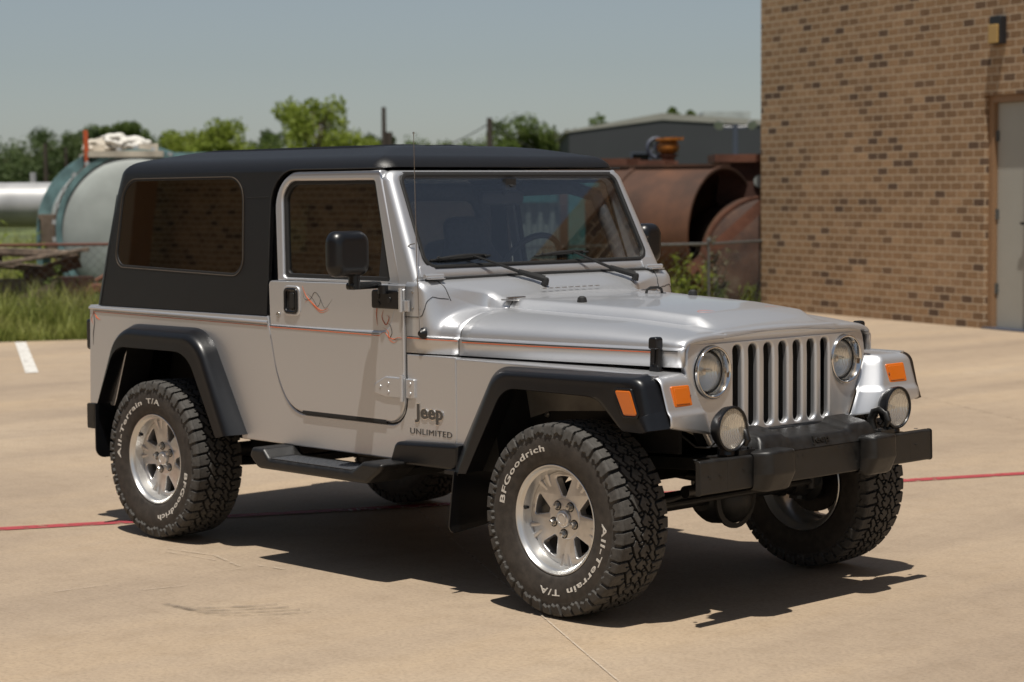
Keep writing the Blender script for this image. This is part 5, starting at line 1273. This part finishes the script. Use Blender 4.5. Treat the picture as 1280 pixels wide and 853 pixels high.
mb = MB(); mb.prism(rpoly([(-.035, .0, .01), (.165, .0, .01), (.165, .31, .02), (-.035, .31, .02)], 3), [], lambda u, v, w: Vector((u, w, v)), 0, -.085, .012); obj('housing', mb, 'lamp_body', wl)
mb = MB(); mb.prism(rpoly([(-.028, .01, .01), (.135, .01, .01), (.135, .215, .01), (-.028, .215, .01)], 3), [], lambda u, v, w: Vector((u, -.083-w, v)), 0, .02, .008); obj('lens', mb, 'lamp_lens', wl)

# ---- the brick building behind the photographer, seen in the car's windows
b2 = building('brick_building', 'brown brick building seen reflected in the side windows of the car', 0, 34, 12, 7.4, (9.4, -15.0, 0), pi, [(12, 12.95, 0, 2.2)])
mb = MB(); mb.box((12, .12, 0), (12.95, .2, 2.2)); obj('door', mb, 'door_paint', b2)
mb = MB(); mb.box((32.6, -.9, 0), (33.0, -.5, 4.6)); mb.box((30.0, -1.3, 4.6), (34.2, -.002, 4.9)); obj('porch', mb, 'frame_tan', b2)

# ---- fence lines
def fence(label, pts, h, rail, post_every, first=0):
    postm = 'galvanised'
    o = thing('chain_link_fence', label, 'fence', pts[0], 0); P = [Vector(p) for p in pts]; O = P[0]
    mb = MB(); mb.tube([p-O+Vector((0, 0, h)) for p in P], .017, 8); obj('top_rail', mb, rail, o)
    L = (P[-1]-P[0]).length; n = max(1, int(L/post_every)); d = (P[-1]-P[0]).normalized()
    for i in range(first, n+1):
        p = d*(L*i/n); mb = MB(); mb.cyl(p, p+Vector((0, 0, h+.03)), .018, n=10); mb.lathe([(0, .035), (.03, .03), (.05, 0)], 10, p+Vector((0, 0, h+.03)), (0, 0, 1)); obj('post', mb, postm, o)
    mb = MB(); s = .11; z = 0   # woven wire
    k = int(L/s)
    for i in range(-int(h/s), k+1):
        for sg in (1, -1):
            x0 = i*s if sg > 0 else i*s+h; x1 = x0+sg*h
            a0, z0, a1, z1 = x0, .03, x1, h
            if sg > 0:
                if a0 < 0: z0 = .03-a0; a0 = 0
                if a1 > L: z1 = h-(a1-L); a1 = L
            else:
                if a1 < 0: z1 = h+a1; a1 = 0
                if a0 > L: z0 = .03+(a0-L); a0 = L
            if z1 > z0+.02 and 0 <= a0 <= L and 0 <= a1 <= L:
                A_ = d*a0+Vector((0, 0, z0)); B_ = d*a1+Vector((0, 0, z1)); w_ = .0022; up = Vector((0, 0, w_)); nn = Vector((d.y, -d.x, 0))*w_
                mb.add([A_-up, A_+up, B_+up, B_-up], [(0, 1, 2, 3)]); mb.add([A_-nn, A_+nn, B_+nn, B_-nn], [(0, 1, 2, 3)])
    obj('wire_mesh', mb, 'galvanised', o, weighted=False, ang=None, weld=False)
    return o
fence('chain link fence with a rusty top rail at the left edge of the lot', [yd(-13, 23.4, -.03), yd(-3.2, 24.3, -.03)], 1.04, 'fence_rust', 6.0)
fence('chain link fence with a grey top rail beside the rusty tanks', [yd(-3.0, 24.5, -.03), yd(2.50, 26.8, -.03), ], .92, 'galvanised', 3.0)
fence('short run of grey chain link fence ending at the brick wall', [yd(2.56, 26.85, -.03), yd(3.45, 28.2, -.03)], .92, 'galvanised', 3.0, 1)

# ---- tanks and scrap beyond the fence
def cyl_open(mb, r, L, n=64, x0=0, thick=.03, mi=0):
    mb.lathe([(x0, r-thick), (x0, r), (x0+L, r), (x0+L, r-thick), (x0, r-thick)], n, (0, 0, 0), (1, 0, 0), mi=mi)
# white dished tank in a teal cradle
tk = thing('process_tank', 'pale round tank end in a teal steel cradle behind the weeds', 'tank', yd(-4.93, 28, 0), YROT+pi/2+radians(14))
R0 = 1.02
mb = MB(); mb.lathe([(-.16, .05), (-.155, .3), (-.135, .55), (-.10, .78), (-.04, .93), (.03, R0), (3.6, R0), (3.64, .9), (3.7, .2)], 72, (0, 0, 1.10), (1, 0, 0), cap0=True, cap1=True); obj('shell', mb, 'tank_white', tk, ang=40)
mb = MB()
for x in (.10, .60): mb.lathe([(x, R0), (x, R0+.035), (x+.05, R0+.035), (x+.05, R0)], 72, (0, 0, 1.10), (1, 0, 0))
for k in range(30): a = 2*pi*k/30; mb.box((.02, -.03, R0+.02), (.10, .03, R0+.09), T=Matrix.Translation((0, 0, 1.1)) @ Matrix.Rotation(a, 4, 'X'))
obj('band', mb, 'tank_silver', tk)
mb = MB(); mb.lathe([(.34, R0), (.34, R0+.05), (.42, R0+.05), (.42, R0)], 72, (0, 0, 1.10), (1, 0, 0)); obj('band', mb, 'rust_mottled', tk)
mb = MB()
rows = []
for x, r in ((.75, 1.12), (.75, 1.28), (1.0, 1.28), (1.0, 1.12), (.75, 1.12)): rows.append([Vector((x, r*cos(a), 1.12+r*sin(a)*.88)) for a in np.linspace(-.15, pi+.15, 40)])
mb.grid(rows); 
for sg in (-1, 1): mb.box((.78, sg*1.20-.09, 0), (.98, sg*1.20+.09, 1.12)); mb.box((.30, sg*.85-.12, 0), (.42, sg*.85+.12, .9))
mb.box((.05, -1.25, 1.98), (.15, .50, 2.12)); mb.box((-.10, -.9, 0), (.25, .9, .16)); mb.prism([(.45, 0), (.95, 0), (.98, .62), (.80, .35)], [], lambda u, v, w: Vector((w, u, v)), -.06, .02)
mb.lathe([(-.03, R0-.03), (-.03, R0+.045), (.05, R0+.045), (.05, R0-.03)], 72, (0, 0, 1.10), (1, 0, 0)); obj('cradle', mb, 'teal', tk, recalc=True)
mb = MB(); mb.box((-.05, -.35, 2.06), (2.8, .62, 2.14)); mb.box((.2, -.30, 2.141), (.5, -.05, 2.24)); mb.box((.1, .40, 2.141), (.3, .55, 2.22)); obj('deck', mb, 'cream', tk)
mb = MB(); mb.box((.5, 1.00, .85), (.74, 1.24, 1.25)); mb.box((.5, .97, 1.25), (.74, 1.27, 1.31)); obj('control_box', mb, 'timber', tk)
mb = MB(); mb.cyl((.3, .62, 1.75), (.3, .64, 2.42), .032, n=10); obj('marker_post', mb, 'orange_paint', tk)
rr = random.Random(3)
for k, (y, h, s_) in enumerate(((.34, 2.20, .22), (-.10, 2.22, .28), (.13, 2.27, .20))):
    me = bpy.data.meshes.new('wrapped_bundle'); bm = bmesh.new(); bmesh.ops.create_icosphere(bm, subdivisions=4, radius=1)
    for v in bm.verts:
        n_ = noise.noise(v.co*2.3+Vector((k*5, 0, 0)))*.30+noise.noise(v.co*6+Vector((k, 3, 0)))*.12; v.co = v.co*(1+n_); v.co = Vector((v.co.x*.4, v.co.y*s_, v.co.z*.12))
    bm.to_mesh(me); bm.free(); me.materials.append(M['white_paint' if k != 0 else 'cream']); me.polygons.foreach_set('use_smooth', [True]*len(me.polygons))
    o = bpy.data.objects.new('wrapped_bundle', me); col.objects.link(o); o.matrix_world = Matrix.Translation(yd(-5.03, 28, 0)) @ Matrix.Rotation(YROT+pi/2+radians(14), 4, 'Z') @ Matrix.Translation((.8, y, h))
    tag(o, ['crumpled tan tarpaulin bundle on the tank deck', 'large white wrapped bundle on top of the tank deck, right of the tan one', 'small white wrapped bundle on the tank deck between the other two bundles'][k], 'bundle')
st_ = thing('storage_tank', 'long silver horizontal tank at the far left edge of the yard', 'tank', yd(-7.2, 34, 0), YROT)
mb = MB(); mb.lathe([(-6, .05), (-5.97, .25), (-5.9, .36), (.6, .36), (.68, .25), (.72, .05)], 48, (0, 0, 1.40), (1, 0, 0), cap0=True, cap1=True); obj('shell', mb, 'tank_silver', st_, ang=40)
for x in (-4.5, -2.2, -.1): mb = MB(); mb.box((x-.08, -.3, 0), (x+.08, .3, 1.10)); obj('saddle', mb, 'rust', st_)
mb = MB(); mb.cyl((-.45, 0, 1.75), (-.45, 0, 1.92), .05, n=12); obj('vent', mb, 'tank_silver', st_)

# rusty boiler shell, open end toward the wall
ax = (RH*.80-FH*.60); az_ = atan2(ax.y, ax.x)
rt = thing('rusty_tank', 'large open-ended rusty steel tank shell beyond the fence', 'tank', yd(2.95, 29.3, 0), az_+pi)
mb = MB(); cyl_open(mb, .97, 5.4, 96, 0, .035); mb.v = [(x, y, z+.92) for x, y, z in mb.v]
# shallow dents
mb.v = [(x, y*(1+.02*noise.noise(Vector((x, y*2, z*2)))), z+.02*noise.noise(Vector((x*1.3, y, z)))) for x, y, z in mb.v]
obj('shell', mb, 'rust_tank', rt, ang=40)
mb = MB()
for x in (1.3, 2.7, 4.1): mb.lathe([(x, .965), (x, .985), (x+.09, .985), (x+.09, .965)], 96, (0, 0, .92), (1, 0, 0))
mb.box((.05, -.25, 1.885), (5.3, .25, 1.925)); obj('seam_band', mb, 'rust_tank', rt)
mb = MB(); mb.lathe([(1.2, .93), (1.2, .02)], 60, (0, 0, .92), (1, 0, 0)); mb.box((.6, -.8, .3), (.7, .8, .5)); obj('inner_plate', mb, 'rust_dark', rt, ang=None)
mb = MB(); mb.box((1.5, -.18, 1.92), (2.1, .18, 2.02)); mb.box((.9, -.12, 1.92), (1.35, .12, 1.99)); obj('hatch', mb, 'rust', rt)
hp = thing('feed_hopper', 'small orange hopper with a blue-grey wheel on top of the rusty tank', 'hopper', yd(2.33, 31.4, 1.99), YROT)
mb = MB(); mb.lathe([(0, .17), (.05, .16), (.10, .17)], 28, (0, 0, .0), (0, 0, 1), cap0=True); mb.lathe([(.08, .10), (.11, .23), (.15, .24), (.17, .15)], 28, (0, 0, 0), (0, 0, 1)); mb.box((-.25, -.2, -.10), (.22, .2, .0)); obj('base', mb, 'rust', hp)
mb = MB(); mb.lathe([(.17, .12), (.20, .22), (.28, .27), (.38, .27), (.46, .22), (.49, .20), (.49, .31), (.55, .31), (.55, .02)], 36, (0, 0, 0), (0, 0, 1)); mb.box((-.10, -.14, .50), (.36, .14, .56)); obj('bowl', mb, 'hopper', hp); hp.scale = (.62, .62, .62)
mb = MB(); mb.lathe([(0, .23), (.05, .27), (.10, .23), (.05, .18), (0, .23)], 32, (-.30, .08, .32), (.35, -1, 0)); mb.lathe([(.02, .0), (.02, .07), (.09, .07), (.09, 0)], 16, (-.30, .08, .32), (.35, -1, 0))
for a in range(5): q = 2*pi*a/5; mb.tube([(-.30, .05, .32), (-.30+.24*cos(q), .05+.08*cos(q), .32+.24*sin(q))], .022, 6)
obj('wheel', mb, 'blue_grey', hp)
# second vessel and its dark steel box
r2_ = thing('rusty_vessel', 'rust and tan mottled vessel with a round front beside the brick wall', 'tank', yd(3.55, 28.9, 0), YROT+pi/2+radians(8))
mb = MB(); mb.lathe([(-.20, .03), (-.18, .4), (-.12, .72), (0, .93), (.05, .96), (1.7, .96)], 64, (0, 0, .50), (1, 0, 0), cap0=True, cap1=True); obj('shell', mb, 'rust_mottled', r2_, ang=40)
mb = MB(); mb.lathe([(.02, .96), (.02, 1.0), (.09, 1.0), (.09, .96)], 64, (0, 0, .50), (1, 0, 0)); obj('rim', mb, 'rust', r2_)
bx = thing('steel_hopper', 'dark rusty steel box on a frame above the mottled vessel', 'hopper', yd(3.30, 30.3, 0), YROT)
mb = MB(); mb.prism([(-.42, 1.40), (-.36, 1.95), (.60, 1.95), (.60, 1.10), (-.20, 1.10)], [], lambda u, v, w: Vector((u, w, v)), -.5, .5); mb.box((-.33, -.45, 0), (-.23, -.35, 1.3)); mb.box((.5, -.45, 0), (.6, -.35, 1.3)); mb.box((-.33, .35, 0), (-.23, .45, 1.3)); mb.box((.5, .35, 0), (.6, .45, 1.3)); obj('body', mb, 'rust_dark', bx, ang=None)
mb = MB(); mb.box((-.44, -.58, 1.95), (.66, .55, 2.06)); obj('top_flange', mb, 'rust', bx)
mb = MB(); mb.lathe([(0, .09), (.03, .09), (.03, 0)], 20, (.20, -.5, 1.68), (0, -1, 0)); obj('gauge', mb, 'tank_white', bx)
bm_ = thing('steel_beam', 'rusty channel beam leaning across between the two rusty tanks', 'beam', yd(2.45, 28.3, .55), YROT)
mb = MB(); T = Matrix.Rotation(radians(-42), 4, 'Y'); mb.box((-.1, -.05, -.07), (1.25, .05, -.05), T=T); mb.box((-.1, -.05, -.05), (1.25, -.035, .07), T=T); mb.box((-.1, .035, -.05), (1.25, .05, .07), T=T); obj('channel', mb, 'rust', bm_)

# storage container and frame seen through the car
ct = thing('container', 'pale teal corrugated container seen through the windscreen', 'container', yd(-.45, 28.4, 0), YROT)
mb = MB(); pts = []; x = -1.1
while x < 1.05: pts += [(x, 0), (x+.05, 0), (x+.08, .05), (x+.13, .05)]; x += .16
mb.grid([[Vector((a, b-.0, .12)) for a, b in pts], [Vector((a, b, 1.42)) for a, b in pts]]); mb.box((-1.1, .06, .1), (1.05, 1.4, 1.42)); obj('wall', mb, 'tank_white', ct, ang=None)
mb = MB(); mb.box((-1.15, -.04, 1.42), (1.10, 1.45, 1.54)); mb.box((-1.15, -.03, 0), (1.10, 1.45, .12)); obj('frame', mb, 'teal_light', ct)
mb = MB(); mb.lathe([(-1.0, .01), (-1.0, .13), (.95, .13), (.95, .01)], 20, (0, .4, 1.66), (1, 0, 0)); obj('cover_roll', mb, 'white_paint', ct)
fr_ = thing('gantry', 'bright teal steel post frame seen through the windscreen', 'frame', yd(.87, 28.2, 0), YROT)
mb = MB(); mb.box((-.11, -.1, 0), (.11, .1, 1.75)); mb.box((-.25, -.1, 1.62), (.30, .1, 1.78)); mb.box((-.08, .6, 0), (.08, .75, 1.7)); obj('post', mb, 'teal_light', fr_)

# timber and scrap behind the weeds
SC = [(-6.55, 26.4, .22, 2.1, .34, .05, 0, 'timber', 'long weathered baulk lying lowest in the scrap row'), (-6.6, 26.6, .58, 1.5, .08, -.1, .10, 'timber', 'split grey plank sloping up to the right over the lowest baulk'),
 (-5.42, 26.3, .22, .42, .40, .4, 0, 'rust_dark', 'short dark timber end beside the tank cradle'), (-6.1, 26.3, .62, 1.7, .05, .15, -.16, 'timber', 'long thin plank leaning down to the right over the scrap row'),
 (-7.7, 26.6, .28, 1.1, .42, 0, 0, 'rust_dark', 'thick dark timber at the far left of the scrap row'), (-6.0, 26.7, .70, 1.1, .10, .02, .05, 'timber', 'pale plank lying topmost in the middle of the scrap row'),
 (-5.75, 26.5, .50, .7, .16, .3, -.3, 'rust_mottled', 'short rust-brown block tilted in the scrap row'), (-6.9, 26.8, .72, .9, .12, -.2, .2, 'rust_mottled', 'reddish brown block on top at the left of the scrap row')]
for (l, d, z, L, h, a, tilt, mt, lb) in SC:
    mb = MB(); mb.box((-L/2, -.12, -h/2), (L/2, .12, h/2)); mb.box((-L/2+.04, -.13, -h*.2), (L/2-.06, -.1205, h*.1))
    o = obj('timber_baulk', mb, mt, None, bevel=.01); o.location = yd(l, d, z+.14); o.rotation_euler = (0, tilt, YROT+a); tag(o, lb, 'timber', 'scrap timber in a row')
for k, (l, d, z, s_) in enumerate(((-5.15, 26.2, .35, .28), (-4.95, 26.5, .62, .2))):
    mb = MB(); mb.lathe([(0, s_*.4), (.02, s_*.5), (.12, s_*.5), (.14, s_*.25), (.16, s_*.25)], 18, (0, 0, 0), (0, -1, 0)); mb.tube([(-s_, 0, -s_), (s_*.4, 0, s_*.5), (s_, 0, s_*1.2)], .03, 8)
    o = obj('scrap_pipe', mb, 'rust', None); o.location = yd(l, d, z); o.rotation_euler = (.2, .3*k, YROT+.3); tag(o, ['lower rusty pipe flange in front of the pale tank', 'upper rusty pipe flange in front of the pale tank'][k], 'pipe')

# ---- grey warehouse
wh = thing('warehouse', 'dark grey metal warehouse with a low gable behind the rusty tanks', 'building', yd(1.93, 70, 0), YROT)
mb = MB(); wp = [(0, 0), (12, 0), (12, 3.25), (9.0, 3.47), (3.05, 3.80), (0, 3.42)]
mb.prism(wp, [[(2.02, 2.15), (2.70, 2.15), (2.70, 2.75), (2.02, 2.75)]], lambda u, v, w: Vector((u, w, v)), 14, 0)
obj('wall', mb, 'warehouse', wh, weighted=False, ang=None)
mb = MB(); mb.prism([(-.15, 3.40), (3.05, 3.80), (12.2, 3.24), (12.2, 3.33), (3.05, 4.02), (-.15, 3.46)], [], lambda u, v, w: Vector((u, w, v)), 14.2, -.03); obj('roof', mb, 'warehouse_roof', wh, weighted=False, ang=None)
mb = MB(); mb.prism([(2.02, 2.15), (2.70, 2.15), (2.70, 2.75), (2.02, 2.75)], [[(2.08, 2.21), (2.64, 2.21), (2.64, 2.69), (2.08, 2.69)]], lambda u, v, w: Vector((u, w, v)), .2, -.03); wn_ = obj('window', mb, 'blue_grey', wh, weighted=False, ang=None)
mb = MB(); mb.box((2.06, .10, 2.2), (2.66, .14, 2.7)); obj('pane', mb, 'glass_dark', wn_, weighted=False)
mb = MB(); mb.box((4.6, 2, 3.7), (6.2, 4, 4.12)); mb.box((7.2, 2, 3.6), (8.2, 4, 4.05)); obj('roof_unit', mb, 'tank_white', wh)
yl = thing('yard_light', 'grey pole with four floodlights in front of the grey warehouse', 'street lamp', yd(6.35, 60, 0), YROT)
mb = MB(); mb.cyl((0, 0, 0), (0, 0, 3.35), .11, .08, 12); mb.box((-.5, -.03, 3.22), (.5, .03, 3.28)); obj('pole', mb, 'blue_grey', yl)
for x, z in ((-.45, 3.35), (.45, 3.35), (-.38, 2.35), (.38, 2.35)): mb = MB(); mb.lathe([(-.1, .05), (0, .12), (.08, .14), (.085, 0)], 14, (x, 0, z), (0 if z < 3 else x*.6, -1, -.4)); mb.tube([(0, 0, z-.08), (x, 0, z-.05)], .02, 6); obj('floodlight', mb, 'tank_silver', yl)

# ---- utility poles and wire
def upole(l, d, h, label, arms=1, w_=.14):
    o = thing('utility_pole', label, 'pole', yd(l, d, 0), YROT+.6); mb = MB(); mb.cyl((0, 0, 0), (0, 0, h), w_, w_*.7, 12); obj('shaft', mb, 'pole_wood', o)
    for a in range(arms): mb = MB(); mb.box((-1.0, -.06, h-.5-a*.7), (1.0, .06, h-.38-a*.7)); [mb.lathe([(0, .05), (.15, .04), (.18, 0)], 8, (x, 0, h-.38-a*.7), (0, 0, 1)) for x in (-.9, -.45, .45, .9)]; obj('cross_arm', mb, 'pole_wood', o)
    return o
upole(-5.35, 90, 5.05, 'dark utility pole left of the antenna above the car roof', 0, .13); mb = MB(); mb.lathe([(0, .14), (.6, .14)], 14, (.26, 0, 3.4), (0, 0, 1), cap0=True, cap1=True); t_o = obj('transformer', mb, 'pole_wood', None); t_o.parent = bpy.data.objects['utility_pole']
upole(-.80, 82, 4.30, 'brown utility pole carrying a sagging wire, right of the antenna', 0, .15)
upole(-13.0, 92, 4.25, 'thin utility pole among the trees left of the big tree', 0, .10)
upole(-20.8, 95, 3.75, 'leftmost of the utility poles, over the silver tank', 0, .12); upole(-20.3, 97, 3.6, 'second utility pole from the left, over the silver tank', 0, .09)
mb = MB(); A_ = yd(-.80, 82, 4.1); B_ = yd(-9, 110, 5.2)
mb.tube([A_.lerp(B_, k/24)-Vector((0, 0, 1.35*4*(k/24)*(1-k/24))) for k in range(25)], .022, 5); A2 = yd(-.80, 82, 4.2); B2 = yd(8, 96, 3.9); mb.tube([A2.lerp(B2, k/24)-Vector((0, 0, 1.6*4*(k/24)*(1-k/24))) for k in range(25)], .02, 5)
tag(obj('overhead_wire', mb, 'wire'), 'dark wire sagging from the brown utility pole against the sky', 'wire')

# ---- trees
def tree(l, d, h, w_, mt, label, dense=1.0, seed=0, trunk=.35, group='trees beyond the yard'):
    rd = random.Random(seed); o = thing('tree', label, 'tree', yd(l, d, -.05), rd.uniform(0, 6)); o['group'] = group
    mb = MB(); mb.tube([(0, 0, 0), (.05*w_, 0, h*.2), (0, .04*w_, h*.45), (.03*w_, 0, h*.75)], [.05*h*.5, .038*h*.5, .025*h*.5, .008*h], 8)
    cl = []
    for k in range(int(15*dense)):
        a = rd.uniform(0, 2*pi); zz = rd.uniform(trunk, .93); rad = w_/2*(.92 if trunk < .3 else 1)*sqrt(max(0, 1-((zz-.58)/.50)**2))*rd.uniform(.25, .95)
        c = Vector((rad*cos(a), rad*sin(a), h*zz)); s_ = w_*rd.uniform(.10, .21); cl.append((c, s_))
        mb.tube([(0, 0, h*max(.15, zz-.35)), c*.6+Vector((0, 0, h*zz*.35)), c], [.012*h, .008*h, .003*h], 5)
    tr_ = obj('trunk', mb, 'bark', o, weighted=False)
    mb = MB(); lf = max(.09, .028*h+.02)
    for c, s_ in cl:
        for q in range(int(170*dense**.3)):
            v = Vector((rd.gauss(0, 1), rd.gauss(0, 1), rd.gauss(0, .75))).normalized()*s_*rd.uniform(.35, 1.08)**.7; p = c+v
            n_ = Vector((rd.gauss(0, 1), rd.gauss(0, 1), rd.gauss(0, 1))).normalized(); t = n_.orthogonal().normalized(); b = n_.cross(t); z_ = lf*rd.uniform(.6, 1.3)
            mb.add([p-t*z_*.5, p+b*z_*.35, p+t*z_*.5, p-b*z_*.35], [(0, 1, 2, 3)])
    obj('crown', mb, mt, o, weighted=False, ang=None, weld=False); return o
def pxd(px, d): return (px-640)/2646*d
def topz(py, d): return 1.62-(py-234)/2646*d
TREES = [ # px, top py, width px, distance, material, label
 (-20, 172, 90, 88, 'leaf_dark', 'dark round tree at the far left edge above the silver tank'), (42, 176, 70, 96, 'leaf_dark', 'low dark tree left of the pale tank'), (78, 160, 62, 104, 'leaf_dark', 'dark rounded tree just left of the orange post'),
 (120, 153, 46, 112, 'leaf_dark', 'tall dark tree above the tank deck'), (160, 150, 46, 96, 'leaf_mid', 'lighter green narrow tree above the wrapped bundles'), (195, 170, 60, 108, 'leaf_dark', 'low dark tree right of the wrapped bundles'),
 (232, 164, 54, 96, 'leaf_light', 'yellow-green low tree above the rear roof edge'), (278, 150, 62, 88, 'leaf_light', 'yellow-green bushy tree above the rear side window'), (325, 170, 60, 100, 'leaf_mid', 'low green tree left of the big tree'),
 (398, 124, 92, 84, 'leaf_light', 'biggest yellow-green tree above the middle of the car roof'), (352, 160, 46, 104, 'leaf_dark', 'small dark tree behind the left side of the big tree'), (448, 166, 60, 92, 'leaf_light', 'low yellow-green tree right of the big tree'),
 (470, 168, 50, 110, 'leaf_dark', 'low dark tree at the foot of the dark utility pole'), (540, 178, 70, 108, 'leaf_mid', 'very low green tree right of the antenna'), (655, 149, 84, 86, 'leaf_mid', 'rounded green tree behind the brown utility pole'),
 (694, 166, 54, 100, 'leaf_dry', 'brownish tree left of the grey warehouse'), (740, 141, 44, 90, 'leaf_mid', 'thin sparse tree rising behind the left end of the warehouse'), (838, 134, 26, 105, 'leaf_mid', 'small tree top over the warehouse roof, the left of two'), (858, 137, 24, 105, 'leaf_mid', 'small tree top over the warehouse roof, the right of two'), (600, 176, 60, 112, 'leaf_mid', 'low green tree left of the brown utility pole')]
for k, (px, py, wp_, d, mt, lb) in enumerate(TREES):
    h = topz(py, d)+.05; tree(pxd(px, d), d, h*1.03, wp_/2646*d*1.30, mt, lb, .9 if 'sparse' in lb else (3.0 if 'biggest' in lb else 2.4), 30+k, .30 if 'biggest' not in lb else .34)
# far wood below them
mb = MB(); rd = random.Random(5)
for k in range(16000):
    l = rd.uniform(-48, 60); d = rd.uniform(112, 130); hh = 3.4+1.0*noise.noise(Vector((l*.15, 0, 0)))+.5*noise.noise(Vector((l*.6, 3, 0))); p = yd(l, d, rd.uniform(0, 1)**.7*hh)
    n_ = Vector((rd.gauss(0, 1), rd.gauss(0, 1), rd.gauss(0, 1))).normalized(); t = n_.orthogonal().normalized(); b = n_.cross(t); z_ = rd.uniform(.25, .55); mb.add([p-t*z_, p+b*z_*.8, p+t*z_, p-b*z_*.8], [(0, 1, 2, 3)])
stuff(obj('far_wood', mb, 'leaf_dark', weighted=False, ang=None, weld=False), 'low dark wood along the horizon behind the yard', 'woodland')

# ---- weeds
def blades(mb, rd, p, h, w_, bend, n=3):
    a = rd.uniform(0, 2*pi); d = Vector((cos(a), sin(a), 0)); s_ = Vector((-d.y, d.x, 0)); f_a = rd.uniform(0, 2*pi); s_ = Vector((cos(f_a), sin(f_a), 0))
    L = []; R_ = []
    for k in range(n+1):
        t = k/n; c = p+d*bend*h*t*t+Vector((0, 0, h*t*(1-.2*bend*t))); ww = w_*(1-t)**.7; L.append(c-s_*ww); R_.append(c+s_*ww)
    mb.grid([L, R_])
mb = MB(); rd = random.Random(11)
def edge_d(l): return interp(l, [-14, -5.5, -2.5, 1.6, 3.3], [21.0, 22.75, 23.7, 26.6, 29.2])
for k in range(26000):
    l = rd.uniform(-9.5, 3.2); dd = rd.random()**1.3*4.2; d = edge_d(l)+.03+dd; 
    hh = (.20+.26*smooth(dd/1.2))*(1+.6*noise.noise(Vector((l*1.4, d*1.4, 0))))*rd.uniform(.5, 1.3)
    blades(mb, rd, yd(l, d, -.03), hh, rd.uniform(.006, .016), rd.uniform(.05, .6), 2)
stuff(obj('tall_grass', mb, 'grass', weighted=False, ang=None, weld=False), 'tall yellow-green grass and weeds along the edge of the concrete', 'grass')
mb = MB()
for k in range(9000):
    l = rd.uniform(-13, -3.5); d = rd.uniform(29, 40); blades(mb, rd, yd(l, d, -.03), rd.uniform(.4, 1.0)*(1+.5*noise.noise(Vector((l*.6, d*.6, 0)))), rd.uniform(.012, .03), rd.uniform(.1, .6), 2)
stuff(obj('meadow_growth', mb, 'grass', weighted=False, ang=None, weld=False), 'rough sunlit growth in the yard behind the timber', 'grass')
def weed(l, d, h, seed, mt, label, n=26, broad=.05):
    rr = random.Random(seed); mb = MB()
    for s_ in range(5):
        top = Vector((rr.uniform(-.25, .25)*h, rr.uniform(-.25, .25)*h, h*rr.uniform(.7, 1))); base = Vector((rr.uniform(-.08, .08), rr.uniform(-.08, .08), 0)); mb.tube([base, base.lerp(top, .5)+Vector((0, 0, .04)), top], [.009, .007, .003], 5)
        for q in range(n):
            t = rr.uniform(.12, 1); c = base.lerp(top, t); a = rr.uniform(0, 2*pi); o_d = Vector((cos(a), sin(a), rr.uniform(.0, .9))).normalized(); L = h*rr.uniform(.13, .30)*(1.1-.5*t); sd = o_d.cross(Vector((0, 0, 1))).normalized()*L*broad*3.2; tip = c+o_d*L-Vector((0, 0, L*.25)); mid = c+o_d*L*.5+Vector((0, 0, L*.06))
            mb.add([c, mid-sd, tip, mid+sd], [(0, 1, 2, 3)])
    o = obj('weed', mb, mt, None, weighted=False, ang=None); o.location = yd(l, d, -.03); tag(o, label, 'weed', 'tall weeds by the fence'); return o
WEEDS = [(2.05, 26.9, .62, 'leaf_light', 'leafy weed behind the hood, leftmost beside the car mirror'), (2.28, 27.0, .80, 'leaf_light', 'tallest leafy weed in front of the rusty tank'), (2.48, 27.2, .66, 'leaf_light', 'leafy green weed just left of the grey fence post'),
 (2.70, 27.4, .42, 'leaf_mid', 'low weed just right of the grey fence post'), (3.05, 27.7, .40, 'leaf_light', 'small weed in front of the mottled vessel'), (2.75, 28.0, 1.05, 'leaf_dry', 'dry brown weed stalk by the rusty beam'), (3.25, 28.1, .34, 'leaf_light', 'small green weed at the foot of the brick wall'),
 (-5.6, 26.2, .75, 'leaf_mid', 'weed in front of the pale tank'), (-6.9, 27.6, 1.35, 'leaf_light', 'tall yellow-green weed behind the timber at the left'), (-6.35, 27.8, 1.1, 'leaf_light', 'yellow-green weed behind the timber, next to the teal cradle'), (-4.7, 25.6, .55, 'leaf_light', 'small weed at the foot of the pale tank')]
for k, (l, d, h, mt, lb) in enumerate(WEEDS): weed(l, d, h, 60+k, mt, lb)
